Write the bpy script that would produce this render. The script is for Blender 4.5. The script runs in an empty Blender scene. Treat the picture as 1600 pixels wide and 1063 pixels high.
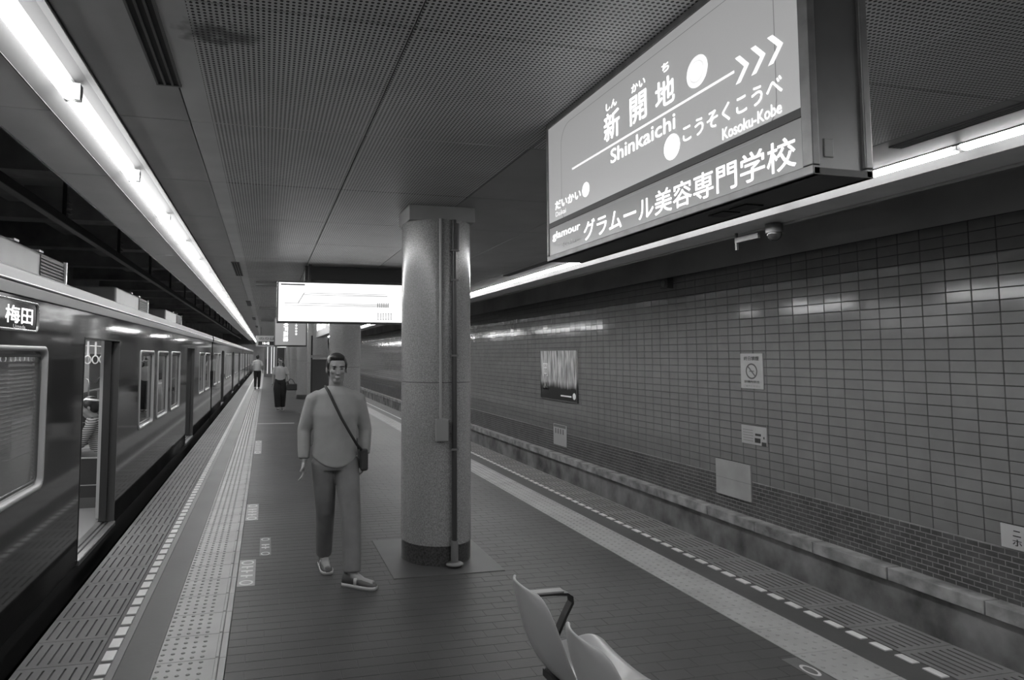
import bpy, bmesh, math, random
from mathutils import Vector, Matrix
random.seed(7)
PI = math.pi
scene = bpy.context.scene
COL = scene.collection

# ------------------------------------------------------------------ camera
F, PX, D, XV, VX, VY = 1000.0, 650.0, 15000.0, 690.0, 416.0, 555.0
PY = VY - (F*F + (VX-PX)*(XV-PX))/D
dY = Vector(((VX-PX)/F, -(VY-PY)/F, -1)).normalized()
dZ = Vector(((XV-PX)/F, D/F, -1)).normalized()
dX = dY.cross(dZ)
cam = bpy.data.objects.new('camera', bpy.data.cameras.new('camera'))
COL.objects.link(cam)
m3 = Matrix((dX, dY, dZ))
cam.matrix_world = Matrix.Translation((0, 0, 1.72)) @ m3.to_4x4()
cam.data.sensor_width = 36
cam.data.lens = F/1600*36
cam.data.shift_x = (800-PX)/1600
cam.data.shift_y = -(531.5-PY)/1600
cam.data.clip_start = .05
scene.camera = cam

# ------------------------------------------------------------------ world, light levels, exposure
w = bpy.data.worlds.new('world'); scene.world = w; w.use_nodes = True
w.node_tree.nodes['Background'].inputs[0].default_value = (.012, .012, .012, 1)
w.node_tree.nodes['Background'].inputs[1].default_value = 1.0
TUBE = 50.0          # radiance of the fluorescent tubes
CARLIGHT = 11.0       # radiance of the lamps in the train
scene.view_settings.view_transform = 'Standard'
scene.view_settings.look = 'None'
scene.view_settings.exposure = 0.0
scene.view_settings.gamma = 1.0
scene.view_settings.use_curve_mapping = False

# ------------------------------------------------------------------ materials
MATS = {}
def M(name, v=.2, rough=.5, spec=.5, metal=0, noise=0, nscale=4, ndetail=4, bump=0, bscale=60, coat=0, emit=0, stretch=None, lo=None, hi=None):
    if name in MATS: return MATS[name]
    m = bpy.data.materials.new(name); m.use_nodes = True
    nt = m.node_tree; b = nt.nodes['Principled BSDF']
    b.inputs['Base Color'].default_value = (v, v, v, 1)
    b.inputs['Roughness'].default_value = rough
    b.inputs['Specular IOR Level'].default_value = spec
    b.inputs['Metallic'].default_value = metal
    if coat:
        b.inputs['Coat Weight'].default_value = coat; b.inputs['Coat Roughness'].default_value = .04
    if emit:
        b.inputs['Emission Color'].default_value = (1, 1, 1, 1); b.inputs['Emission Strength'].default_value = emit
    if noise or bump:
        g = nt.nodes.new('ShaderNodeNewGeometry')
        src = g.outputs['Position']
        if stretch:
            mp = nt.nodes.new('ShaderNodeMapping'); mp.inputs['Scale'].default_value = stretch
            nt.links.new(src, mp.inputs['Vector']); src = mp.outputs['Vector']
    if noise:
        n = nt.nodes.new('ShaderNodeTexNoise'); n.inputs['Scale'].default_value = nscale; n.inputs['Detail'].default_value = ndetail
        nt.links.new(src, n.inputs['Vector'])
        r = nt.nodes.new('ShaderNodeMapRange')
        r.inputs['From Min'].default_value = .3; r.inputs['From Max'].default_value = .7
        r.inputs['To Min'].default_value = lo if lo is not None else v*(1-noise)
        r.inputs['To Max'].default_value = hi if hi is not None else v*(1+noise)
        nt.links.new(n.outputs['Fac'], r.inputs['Value'])
        nt.links.new(r.outputs['Result'], b.inputs['Base Color'])
    if bump:
        n = nt.nodes.new('ShaderNodeTexNoise'); n.inputs['Scale'].default_value = bscale; n.inputs['Detail'].default_value = 3
        nt.links.new(src, n.inputs['Vector'])
        bp = nt.nodes.new('ShaderNodeBump'); bp.inputs['Strength'].default_value = bump; bp.inputs['Distance'].default_value = .01
        nt.links.new(n.outputs['Fac'], bp.inputs['Height']); nt.links.new(bp.outputs['Normal'], b.inputs['Normal'])
    MATS[name] = m
    return m

def mathn(nt, op, a, b=None):
    n = nt.nodes.new('ShaderNodeMath'); n.operation = op
    for i, s in enumerate((a, b)):
        if s is None: continue
        if isinstance(s, (int, float)): n.inputs[i].default_value = s
        else: nt.links.new(s, n.inputs[i])
    return n.outputs[0]

def mat_perforated(name, v, x0=-9, pitch=.0215, rad=.30):
    """painted ceiling board with a grid of small punched holes"""
    m = M(name, v, rough=.42, spec=.4, noise=.10, nscale=2.5)
    nt = m.node_tree; b = nt.nodes['Principled BSDF']
    g = nt.nodes.new('ShaderNodeNewGeometry'); s = nt.nodes.new('ShaderNodeSeparateXYZ')
    nt.links.new(g.outputs['Position'], s.inputs[0])
    fx = mathn(nt, 'SUBTRACT', mathn(nt, 'FRACT', mathn(nt, 'DIVIDE', s.outputs[0], pitch)), .5)
    fy = mathn(nt, 'SUBTRACT', mathn(nt, 'FRACT', mathn(nt, 'DIVIDE', s.outputs[1], pitch)), .5)
    d = mathn(nt, 'SQRT', mathn(nt, 'ADD', mathn(nt, 'MULTIPLY', fx, fx), mathn(nt, 'MULTIPLY', fy, fy)))
    hole = mathn(nt, 'LESS_THAN', d, rad)
    hole = mathn(nt, 'MULTIPLY', hole, mathn(nt, 'GREATER_THAN', s.outputs[0], x0))
    mx = nt.nodes.new('ShaderNodeMix'); mx.data_type = 'RGBA'
    src = b.inputs['Base Color'].links[0].from_socket
    nt.links.new(hole, mx.inputs['Factor']); nt.links.new(src, mx.inputs[6]); mx.inputs[7].default_value = (.012, .012, .012, 1)
    # soot smudges around the air slots
    sm = mathn(nt, 'ADD', mathn(nt, 'POWER', mathn(nt, 'DIVIDE', mathn(nt, 'ADD', s.outputs[0], .21), .16), 2.0), mathn(nt, 'POWER', mathn(nt, 'DIVIDE', mathn(nt, 'SUBTRACT', s.outputs[1], 2.60), .10), 2.0))
    nz = nt.nodes.new('ShaderNodeTexNoise'); nz.inputs['Scale'].default_value = 14; nt.links.new(g.outputs['Position'], nz.inputs['Vector'])
    rr = nt.nodes.new('ShaderNodeMapRange'); rr.inputs[1].default_value = .1; rr.inputs[2].default_value = 1.3; rr.inputs[3].default_value = .75; rr.inputs[4].default_value = 0
    nt.links.new(mathn(nt, 'ADD', sm, mathn(nt, 'MULTIPLY', mathn(nt, 'SUBTRACT', nz.outputs['Fac'], .5), 3.0)), rr.inputs[0])
    m2 = nt.nodes.new('ShaderNodeMix'); m2.data_type = 'RGBA'; nt.links.new(mathn(nt, 'MULTIPLY', rr.outputs[0], mathn(nt, 'LESS_THAN', sm, 2.5)), m2.inputs['Factor'])
    nt.links.new(mx.outputs[2], m2.inputs[6]); m2.inputs[7].default_value = (.03, .03, .03, 1)
    nt.links.new(m2.outputs[2], b.inputs['Base Color'])
    return m

def mat_glass(name, tint=.6, refl=1.0):
    m = bpy.data.materials.new(name); m.use_nodes = True; nt = m.node_tree
    nt.nodes.remove(nt.nodes['Principled BSDF']); out = nt.nodes['Material Output']
    t = nt.nodes.new('ShaderNodeBsdfTransparent'); t.inputs[0].default_value = (tint, tint, tint, 1)
    gl = nt.nodes.new('ShaderNodeBsdfGlossy'); gl.inputs['Roughness'].default_value = .01; gl.inputs[0].default_value = (refl, refl, refl, 1)
    lw = nt.nodes.new('ShaderNodeLayerWeight'); lw.inputs[0].default_value = .5
    fac = mathn(nt, 'ADD', mathn(nt, 'MULTIPLY', mathn(nt, 'POWER', lw.outputs['Facing'], 5.0), .9), .05)
    mx = nt.nodes.new('ShaderNodeMixShader')
    nt.links.new(fac, mx.inputs[0]); nt.links.new(t.outputs[0], mx.inputs[1]); nt.links.new(gl.outputs[0], mx.inputs[2])
    nt.links.new(mx.outputs[0], out.inputs[0]); MATS[name] = m
    return m

def mat_stripes(name, a, b_, scale, axis='Z', duty=.5):
    m = M(name, a, rough=.85, spec=.2); nt = m.node_tree; b = nt.nodes['Principled BSDF']
    g = nt.nodes.new('ShaderNodeTexCoord'); s = nt.nodes.new('ShaderNodeSeparateXYZ'); nt.links.new(g.outputs['Object'], s.inputs[0])
    f = mathn(nt, 'LESS_THAN', mathn(nt, 'FRACT', mathn(nt, 'MULTIPLY', s.outputs['XYZ'.index(axis)], scale)), duty)
    mx = nt.nodes.new('ShaderNodeMix'); mx.data_type = 'RGBA'; nt.links.new(f, mx.inputs['Factor'])
    mx.inputs[6].default_value = (a, a, a, 1); mx.inputs[7].default_value = (b_, b_, b_, 1)
    nt.links.new(mx.outputs[2], b.inputs['Base Color'])
    return m

# ------------------------------------------------------------------ mesh helpers
class MB:
    def __init__(s): s.v = []; s.f = []; s.m = []; s.sm = []
    def add(s, vs, fs, mi=0, smooth=False):
        o = len(s.v); s.v += [tuple(p) for p in vs]
        for f in fs: s.f.append(tuple(i+o for i in f)); s.m.append(mi); s.sm.append(smooth)
        return s
    def box(s, a, b, mi=0):
        x0, y0, z0 = a; x1, y1, z1 = b
        return s.add([(x0,y0,z0),(x1,y0,z0),(x1,y1,z0),(x0,y1,z0),(x0,y0,z1),(x1,y0,z1),(x1,y1,z1),(x0,y1,z1)],
                     [(0,3,2,1),(4,5,6,7),(0,1,5,4),(1,2,6,5),(2,3,7,6),(3,0,4,7)], mi)
    def slab(s, a, b, c=.003, mi=0, axis=2, sign=1):
        """box with one chamfered face (a tile, paver or brick)"""
        lo = [min(p, q) for p, q in zip(a, b)]; hi = [max(p, q) for p, q in zip(a, b)]
        u, v = [i for i in range(3) if i != axis]
        base, top = (lo[axis], hi[axis]) if sign > 0 else (hi[axis], lo[axis])
        mid = top - sign*c
        def ring(h, e):
            r = []
            for pu, pv in ((lo[u]+e, lo[v]+e), (hi[u]-e, lo[v]+e), (hi[u]-e, hi[v]-e), (lo[u]+e, hi[v]-e)):
                p = [0, 0, 0]; p[u] = pu; p[v] = pv; p[axis] = h; r.append(tuple(p))
            return r
        vs = ring(base, 0)+ring(mid, 0)+ring(top, c)
        fs = [(8, 9, 10, 11)]
        for k in range(2):
            for i in range(4): j = (i+1) % 4; fs.append((k*4+i, k*4+j, k*4+4+j, k*4+4+i))
        flip = (sign < 0) != (axis == 1)
        if flip: fs = [tuple(reversed(f)) for f in fs]
        return s.add(vs, fs, mi)
    def cyl(s, p0, p1, r0, r1=None, n=16, mi=0, caps=True, smooth=True):
        p0 = Vector(p0); p1 = Vector(p1); r1 = r0 if r1 is None else r1
        ax = (p1-p0).normalized(); t = Vector((0, 0, 1)) if abs(ax.z) < .9 else Vector((1, 0, 0))
        u = ax.cross(t).normalized(); v = ax.cross(u)
        vs = []
        for p, r in ((p0, r0), (p1, r1)):
            for k in range(n):
                a = 2*PI*k/n; vs.append(p+(u*math.cos(a)+v*math.sin(a))*r)
        s.add(vs, [(k, k+n, (k+1) % n+n, (k+1) % n) for k in range(n)], mi, smooth)
        if caps:
            s.add(vs[:n], [tuple(range(n))], mi); s.add(vs[n:], [tuple(reversed(range(n)))], mi)
        return s
    def loft(s, rings, mi=0, smooth=True, caps=True, closed=True):
        n = len(rings[0]); o = []
        vs = [p for r in rings for p in r]; fs = []
        for k in range(len(rings)-1):
            for i in range(n if closed else n-1):
                j = (i+1) % n; fs.append((k*n+i, k*n+j, (k+1)*n+j, (k+1)*n+i))
        if caps: fs.append(tuple(reversed(range(n)))); fs.append(tuple(range((len(rings)-1)*n, len(rings)*n)))
        return s.add(vs, fs, mi, smooth)
    def tube(s, pts, radii, n=10, mi=0, flat=None, caps=True):
        """swept tube through points with a radius at each; flat=(axis vector, factor) squashes it"""
        pts = [Vector(p) for p in pts]
        if isinstance(radii, (int, float)): radii = [radii]*len(pts)
        rings = []; u = None
        for i, p in enumerate(pts):
            d = (pts[min(i+1, len(pts)-1)]-pts[max(i-1, 0)]).normalized()
            if u is None:
                t = Vector((0, 0, 1)) if abs(d.z) < .9 else Vector((1, 0, 0)); u = d.cross(t).normalized()
            u = (u-d*u.dot(d)).normalized(); v = d.cross(u)
            r = []
            for k in range(n):
                a = 2*PI*k/n; o = (u*math.cos(a)+v*math.sin(a))*radii[i]
                if flat: ax = Vector(flat[0]).normalized(); o = o-ax*(o.dot(ax)*(1-flat[1]))
                r.append(p+o)
            rings.append(r)
        return s.loft(rings, mi, True, caps)
    def ball(s, c, r, mi=0, n=14, m=10, rot=None):
        if isinstance(r, (int, float)): r = (r, r, r)
        c = Vector(c); rings = []
        for i in range(m+1):
            t = -PI/2+PI*i/m; t = max(-PI/2+.06, min(PI/2-.06, t)); ring = []
            for k in range(n):
                a = 2*PI*k/n; p = Vector((r[0]*math.cos(t)*math.cos(a), r[1]*math.cos(t)*math.sin(a), r[2]*math.sin(t)))
                if rot: p = rot @ p
                ring.append(c+p)
            rings.append(ring)
        return s.loft(rings, mi)
    def ringflat(s, c, r0, r1, ux, uy, n=28, th=0.0, mi=0):
        """flat annulus (or disc when r0 is 0) in the plane of ux and uy"""
        c = Vector(c); ux = Vector(ux); uy = Vector(uy)
        o = [c+(ux*math.cos(2*PI*k/n)+uy*math.sin(2*PI*k/n))*r1 for k in range(n)]
        if r0 <= 0: return s.add(o, [tuple(range(n))], mi)
        i_ = [c+(ux*math.cos(2*PI*k/n)+uy*math.sin(2*PI*k/n))*r0 for k in range(n)]
        return s.add(o+i_, [(k, (k+1) % n, n+(k+1) % n, n+k) for k in range(n)], mi)
    def mesh(s, name):
        me = bpy.data.meshes.new(name); me.from_pydata(s.v, [], s.f)
        me.polygons.foreach_set('material_index', s.m); me.polygons.foreach_set('use_smooth', s.sm); me.update()
        return me
    def build(s, name, mats, parent=None, loc=(0, 0, 0)):
        me = s.mesh(name)
        for mt in (mats if isinstance(mats, (list, tuple)) else [mats]): me.materials.append(mt)
        return link(name, me, parent, loc)

def link(name, me, parent=None, loc=(0, 0, 0), rot=(0, 0, 0)):
    o = bpy.data.objects.new(name, me); COL.objects.link(o); o.parent = parent; o.location = loc; o.rotation_euler = rot
    return o
def tag(o, label=None, cat=None, group=None, kind=None):
    if label: o['label'] = label
    if cat: o['category'] = cat
    if group: o['group'] = group
    if kind: o['kind'] = kind
    return o
def thing(name, label, cat, loc=(0, 0, 0), rz=0, group=None):
    o = bpy.data.objects.new(name, None); COL.objects.link(o); o.location = loc; o.rotation_euler = (0, 0, rz)
    o.empty_display_size = .1
    return tag(o, label, cat, group)
def copy_tree(o, parent=None):
    c = o.copy(); COL.objects.link(c); c.parent = parent
    for ch in list(o.children): copy_tree(ch, c)
    return c
def bevel(o, wdt=.004, seg=2):
    b = o.modifiers.new('bevel', 'BEVEL'); b.width = wdt; b.segments = seg; b.limit_method = 'ANGLE'; b.angle_limit = .6
    return o
def realize(o):
    """apply modifiers"""
    dg = bpy.context.evaluated_depsgraph_get()
    me = bpy.data.meshes.new_from_object(o.evaluated_get(dg)); o.modifiers.clear(); o.data = me
    return o
def remesh(o, vox, it=4):
    r = o.modifiers.new('r', 'REMESH'); r.mode = 'VOXEL'; r.voxel_size = vox; r.use_smooth_shade = True
    sm = o.modifiers.new('s', 'SMOOTH'); sm.iterations = it; sm.factor = .5
    mt = list(o.data.materials)
    realize(o)
    o.data.materials.clear()
    for q in mt: o.data.materials.append(q)
    return o

TXT = {}
def text_mesh(s, size=1.0, bold=0.0, align='CENTER'):
    c = bpy.data.curves.new('lettering', 'FONT'); c.body = s; c.size = size; c.align_x = align; c.align_y = 'CENTER'; c.offset = bold*size
    c.resolution_u = 3
    o = bpy.data.objects.new('lettering', c); COL.objects.link(o)
    bpy.context.view_layer.update()
    me = bpy.data.meshes.new_from_object(o.evaluated_get(bpy.context.evaluated_depsgraph_get()))
    COL.objects.unlink(o); bpy.data.objects.remove(o)
    return me
def text(s, name, mat, parent, pos, ux, uy, width=None, height=None, bold=0.0):
    """flat lettering: stretched to width x height, ux = reading direction, uy = up"""
    me = text_mesh(s, 1.0, 0)
    xs = [v.co.x for v in me.vertices]; ys = [v.co.y for v in me.vertices]
    if not xs: return None
    w0 = max(xs)-min(xs); h0 = max(ys)-min(ys); cx = (max(xs)+min(xs))/2; cy = (max(ys)+min(ys))/2
    if width is None: width = height*w0/h0
    if height is None: height = width*h0/w0
    ux = Vector(ux); uy = Vector(uy)
    for v in me.vertices:
        a = (v.co.x-cx)/w0*width; b = (v.co.y-cy)/h0*height
        v.co = ux*a+uy*b
    if bold:
        bm = bmesh.new(); e = bold*1.1*height
        for q in range(6):
            m2 = me.copy()
            m2.transform(Matrix.Translation(ux*(e*math.cos(q*PI/3))+uy*(e*math.sin(q*PI/3)))); bm.from_mesh(m2); bpy.data.meshes.remove(m2)
        bm.to_mesh(me); bm.free()
    me.materials.clear(); me.materials.append(mat)
    return link(name, me, parent, pos)

# common materials
dark = M('dark_paint', .018, .5)
black = M('black_metal', .012, .35)
steel = M('brushed_steel', .42, .3, metal=.9, noise=.1, nscale=20)
white_print = M('white_print', .75, .5)
black_print = M('black_print', .02, .5)
grey_print = M('grey_print', .16, .5)

# ================================================================== SETTING
ZC = 3.0
YB, YE = -4.0, 78.0
# ---- platform body and floor
con = M('platform_concrete', .12, .8, noise=.35, nscale=1.5)
floor_mat = M('floor_screed', .046, .5, spec=.22, noise=.22, nscale=1.3, bump=.06, bscale=25)
paver_mat = M('dark_paver', .044, .46, spec=.2, noise=.22, nscale=1.1, ndetail=6, bump=.05, bscale=30)
floor = tag(MB().box((-1.30, YB, -1.15), (4.03, YE, -.014)).build('floor', con), kind='structure')
mb = MB().box((-.765, YB, -.02), (-.572, YE, -.002)).box((3.362, YB, -.02), (3.558, YE, -.002))
mb.box((-.90, YB, -.02), (-.765, YE, -.006)).box((3.558, YB, -.02), (3.63, YE, -.006))
mb.box((-.188, 14.6, -.02), (2.998, YE, -.0015)).box((-.188, YB, -.02), (2.998, 14.6, -.0016))
mb.build('floor_surface', floor_mat, floor)
M('safety_strip', .085, .5, noise=.12, nscale=3)
MB().box((-.808, YB, -.02), (-.768, YE, -.0005)).build('border_strip', MATS['safety_strip'], floor)
# pavers, the 300 that show largest one by one
pl, pw = .205, .102
pvm = MB().slab((0, 0, -.016), (pl-.003, pw-.003, 0), .0012).mesh('paver'); pvm.materials.append(paver_mat)
stuff = MB(); n_single = 0
rows = [(j, YB+1.0+j*pw) for j in range(int((14.6-YB-1)/pw))]
for j, y in rows:
    x = -.188-(pl/2 if j % 2 else 0)
    while x < 2.99:
        xa = max(x, -.188); xb = min(x+pl, 2.998)
        if xb-xa > .03:
            dz = random.uniform(-.0003, .0003)
            whole = xb-xa > pl-.001
            if whole and n_single < 300 and y > 3.0 and y < 5.6 and not (.98 < x+.1 < 1.90 and 4.9 < y < 6.1):
                o = link('paver', pvm, floor, (xa, y, dz), (random.uniform(-.0012, .0012), random.uniform(-.0012, .0012), 0)); n_single += 1
            else:
                stuff.slab((xa, y, -.016), (xb-.003, y+pw-.003, dz), .0012)
        x += pl
tag(stuff.build('paving', paver_mat, floor), kind='stuff')

# edge slabs with slots, dash tiles, tactile tiles
slab_mat = M('edge_slab', .095, .6, noise=.18, nscale=3)
slot_mat = M('slot_bottom', .03, .8)  # darker colour on the bottoms of the slots
dash_mat = M('white_dash', .42, .45, noise=.12, nscale=9)
tact_mat = M('tactile_plate', .215, .5, noise=.14, nscale=3)
dome_mat = M('worn_dome', .13, .45)
def edge_slab(x0, x1, xs, pitch, slot_w, in_first):
    mb = MB(); L = pitch-.004; m = .035
    mb.box((x0, 0, -.05), (x1, L, -.009), 1)
    mb.box((x0, 0, -.05), (x1, m, 0)).box((x0, L-m, -.05), (x1, L, 0))
    e = [x0]+[q for x in xs for q in (x-slot_w/2, x+slot_w/2)]+[x1]
    for k in range(0, len(e), 2): mb.box((e[k], m, -.05), (e[k+1], L-m, 0))
    me = mb.mesh('edge_slab'); me.materials.append(slab_mat); me.materials.append(slot_mat)
    return me
SP = .3365
sl = edge_slab(-1.30, -.902, [-1.259+.0547*k for k in range(7)], SP, .011, 0)
sr = edge_slab(3.632, 4.03, [3.672+.0525*k for k in range(7)], SP, .015, 0)
for k in range(-8, 100):
    link('edge_slab', sl, floor, (0, 4.349+k*SP-SP, 0)); link('edge_slab', sr, floor, (0, 2.785+k*SP, 0))
tag(MB().box((-1.30, 4.349+99*SP, -.05), (-.902, YE, 0)).box((3.632, 2.785+100*SP, -.05), (4.03, YE, 0)).build('far_edge_slab', slab_mat, floor), kind='stuff')
dl = MB().slab((-.874, 0, -.012), (-.813, .122, .0015), .002).mesh('dash_tile'); dl.materials.append(dash_mat)
dr = MB().slab((3.566, 0, -.012), (3.620, .106, .0015), .002).mesh('dash_tile'); dr.materials.append(dash_mat)
st = MB()
for k in range(-20, 300):
    y = 3.86+.1665*k
    if k < 120: link('dash_tile', dl, floor, (0, y, 0))
    else: st.slab((-.874, y, -.012), (-.813, y+.122, .0015), .002)
    y = 3.795+.1615*k
    if k < 120: link('dash_tile', dr, floor, (0, y, 0))
    else: st.slab((3.566, y, -.012), (3.620, y+.106, .0015), .002)
tag(st.build('far_dash_tiles', dash_mat, floor), kind='stuff')
def tactile(x0, x1, xd, rail, dm):
    mb = MB(); mb.slab((x0, 0, -.016), (x1, .333, 0), .002, 0)
    for i in range(5):
        for x in xd:
            n = 8; y = .035+.0673*i
            r0 = [(x+.0140*math.cos(2*PI*q/n), y+.0140*math.sin(2*PI*q/n), -.001) for q in range(n)]
            r1 = [(x+.0085*math.cos(2*PI*q/n), y+.0085*math.sin(2*PI*q/n), .0045) for q in range(n)]
            mb.add(r0+r1, [(q, (q+1) % n, n+(q+1) % n, n+q) for q in range(n)]+[tuple(range(n, 2*n))], dm)
    if rail:
        mb.slab((-.252, .008, -.001), (-.232, .325, .005), .003, 0)
        mb.slab((-.228, 0, -.016), (-.192, .333, .001), .002, 0)
    me = mb.mesh('tactile_tile'); me.materials.append(tact_mat); me.materials.append(dome_mat)
    return me
tl = tactile(-.570, -.230, [-.548+.0557*k for k in range(5)], True, 1)
tr = tactile(3.0, 3.36, [3.035+.0725*k for k in range(5)], False, 0)
for k in range(-12, 90):
    link('tactile_tile', tl, floor, (0, 3.919+k*SP, 0)); link('tactile_tile', tr, floor, (0, 3.9+k*SP, 0))
tag(MB().box((-.57, 3.919+90*SP, -.016), (-.192, YE, 0)).box((3.0, 3.9+90*SP, -.016), (3.36, YE, 0)).build('far_tactile_tiles', tact_mat, floor), kind='stuff')
# slab around the column
for y in (5.5, 12.3, 19.1):
    bevel(MB().box((.985, y-.55, -.01), (1.895, y+.5, .006)).build('footing_slab', M('footing_slab', .045, .5, noise=.2, nscale=3), floor), .004)

# ---- track beds
bed = M('track_bed', .035, .9, noise=.4, nscale=6)
tag(MB().box((4.03, YB, -1.3), (6.3, YE, -1.15)).build('floor_track_right', bed), kind='structure')
tag(MB().box((-5.0, YB, -1.3), (-1.30, YE, -1.15)).build('floor_track_left', bed), kind='structure')
for x in (4.6, 5.67): tag(MB().box((x-.035, YB, -1.15), (x+.035, YE, -1.0)).box((x-.07, YB, -1.15), (x+.07, YE, -1.13)).build('trim_rail', M('rail_steel', .15, .4, metal=.6)), kind='structure')

# ---- right wall: tiles, bricks, concrete ledge with coping stones
W = 6.3
ZT0, ZT1 = .065, 2.985
wall_mat = M('tile_grout', .03, .9)
upper = M('tunnel_dark', .34, .9, noise=.2, nscale=1)
wr = tag(MB().box((W+.014, YB, -1.15), (W+.3, YE, ZT1)).build('wall_right', wall_mat), kind='structure')
MB().box((W+.004, YB, ZT1), (W+.3, YE, 4.2)).build('upper_wall', upper, wr)
tile_mat = M('glazed_wall_tile', .150, .10, spec=.5, noise=.07, nscale=5, bump=.02, bscale=9)
tp, th = .2285, (ZT1-ZT0)/27
tm = MB().slab((0, 0, 0), (.018, tp-.006, th-.006), .003, axis=0, sign=-1).mesh('tile'); tm.materials.append(tile_mat)
st = MB(); n = 0
y0 = 3.633-tp*32
for c in range(-0, int((52-y0)/tp)):
    y = y0+c*tp
    for r in range(27):
        z = ZT0+r*th
        if 3.62 < y < 6.2 and n < 300:
            link('tile', tm, wr, (W, y, z), (0, random.uniform(-.004, .004), random.uniform(-.004, .004))); n += 1
        else:
            a = random.uniform(-.0008, .0008); b = random.uniform(-.0004, .0004)
            o = len(st.v); st.slab((W, y, z), (W+.018, y+tp-.006, z+th-.006), .003, axis=0, sign=-1)
            for i, (sy, sz) in enumerate(((-1, -1), (1, -1), (1, 1), (-1, 1))):
                p = st.v[o+8+i]; st.v[o+8+i] = (p[0]+sy*a*.6+sz*b*.6, p[1], p[2])
tag(st.build('tile_field', tile_mat, wr), kind='stuff')
MB().box((W, 52, ZT0), (W+.02, YE, ZT1)).build('far_tiling', tile_mat, wr)
brick_mat = M('dark_brick', .055, .55, noise=.35, nscale=5, bump=.1)
mortar = M('pale_mortar', .20, .9, noise=.2, nscale=8)
MB().box((W-.0005, YB, -.42), (W+.02, YE, ZT0)).build('mortar_bed', mortar, wr)
bw, bh = .106, .0518
bm_ = MB().slab((0, 0, 0), (.016, bw-.009, bh-.009), .001, axis=0, sign=-1).mesh('brick'); bm_.materials.append(brick_mat)
st = MB(); n = 0
for c in range(int((30-1.0)/bw)):
    for r in range(9):
        y = 1.0+c*bw+(bw/2 if r % 2 else 0); z = -.405+r*bh
        if y > 3.75 and n < 300: link('brick', bm_, wr, (W-.004+random.uniform(-.001, .001), y, z)); n += 1
        else: st.slab((W-.004, y, z), (W+.012, y+bw-.009, z+bh-.009), .001, axis=0, sign=-1)
tag(st.build('brick_field', brick_mat, wr), kind='stuff')
MB().box((W-.003, 30, -.41), (W+.012, YE, ZT0)).build('far_brickwork', brick_mat, wr)
ledge_mat = M('stained_concrete', .10, .85, noise=1, nscale=2.4, ndetail=10, lo=.045, hi=.21, bump=.3, bscale=14, stretch=(1, 1, .85))
MB().box((6.165, YB, -1.15), (W+.02, YE, -.53)).build('concrete_ledge', ledge_mat, wr)
cop_mat = M('coping_stone', .20, .75, noise=.55, nscale=5, ndetail=7, bump=.2, bscale=20)
y = YB+.3
while y < 50:
    L = random.choice((.72, .9, .9, 1.1)); 
    o = bevel(MB().box((0, 0, 0), (.18, L-.012, .125)).build('coping_stone', cop_mat, wr, (6.125+random.uniform(-.004, .004), y, -.525)), .006)
    y += L
# ---- left wall and tunnel ceilings
tag(MB().box((-5.2, YB, -1.3), (-5.0, YE, 4.3)).build('wall_left', upper), kind='structure')
tc = tag(MB().box((-5.2, YB, 4.2), (-1.43, YE, 4.4)).build('ceiling_track_left', upper), kind='structure')
tag(MB().box((4.63, YB, 4.2), (6.6, YE, 4.4)).build('ceiling_track_right', upper), kind='structure')
tag(MB().box((-5.2, YE, -1.3), (6.6, YE+.2, 4.4)).build('wall_far', upper), kind='structure')
tag(MB().box((-5.2, YB-.2, -1.3), (6.6, YB, 4.4)).build('wall_behind', upper), kind='structure')
beam_mat = M('tunnel_beam', .30, .85, noise=.3, nscale=2)
for k in range(16): MB().box((-5.0, 2.2+k*2.7, 3.72), (-1.5, 2.55+k*2.7, 4.2)).build('cross_beam', beam_mat, tc)
MB().box((-3.7, YB, 3.95), (-3.5, YE, 4.2)).box((-2.0, YB, 4.02), (-1.9, YE, 4.2)).build('long_beam', beam_mat, tc)

# ---- platform ceiling
plain = M('ceiling_board', .37, .42, spec=.4, noise=.10, nscale=2)
perf = mat_perforated('perforated_board', .64)
perf_l = mat_perforated('perforated_board_edge', .64, x0=-.31)
void = M('ceiling_void', .05, .8)
ce = tag(MB().box((-1.47, YB, 3.09), (4.67, YE, 3.3)).build('ceiling', void), kind='structure')
cx = [-.795, -.43, .54, 1.57, 2.60, 3.58, 4.045]
CP = 1.26; cy0 = 2.365
pm = {}
def panel(x0, x1, mat):
    k = (x0, mat.name)
    if k not in pm:
        pm[k] = MB().slab((x0+.003, .003, 0), (x1-.003, CP-.003, .07), .003, axis=2, sign=-1).mesh('ceiling_panel'); pm[k].materials.append(mat)
    return pm[k]
for j in range(-5, 44):
    y = cy0+j*CP
    for i in range(6):
        near = y < 3.5
        mt = [plain, perf_l, perf, perf if near else plain, perf if near else plain, plain][i]
        link('ceiling_panel', panel(cx[i], cx[i+1], mt), ce, (0, y, ZC))
tag(MB().box((-.795, cy0+44*CP, ZC), (4.045, YE, ZC+.07)).build('far_ceiling_boards', plain, ce), kind='stuff')
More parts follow.
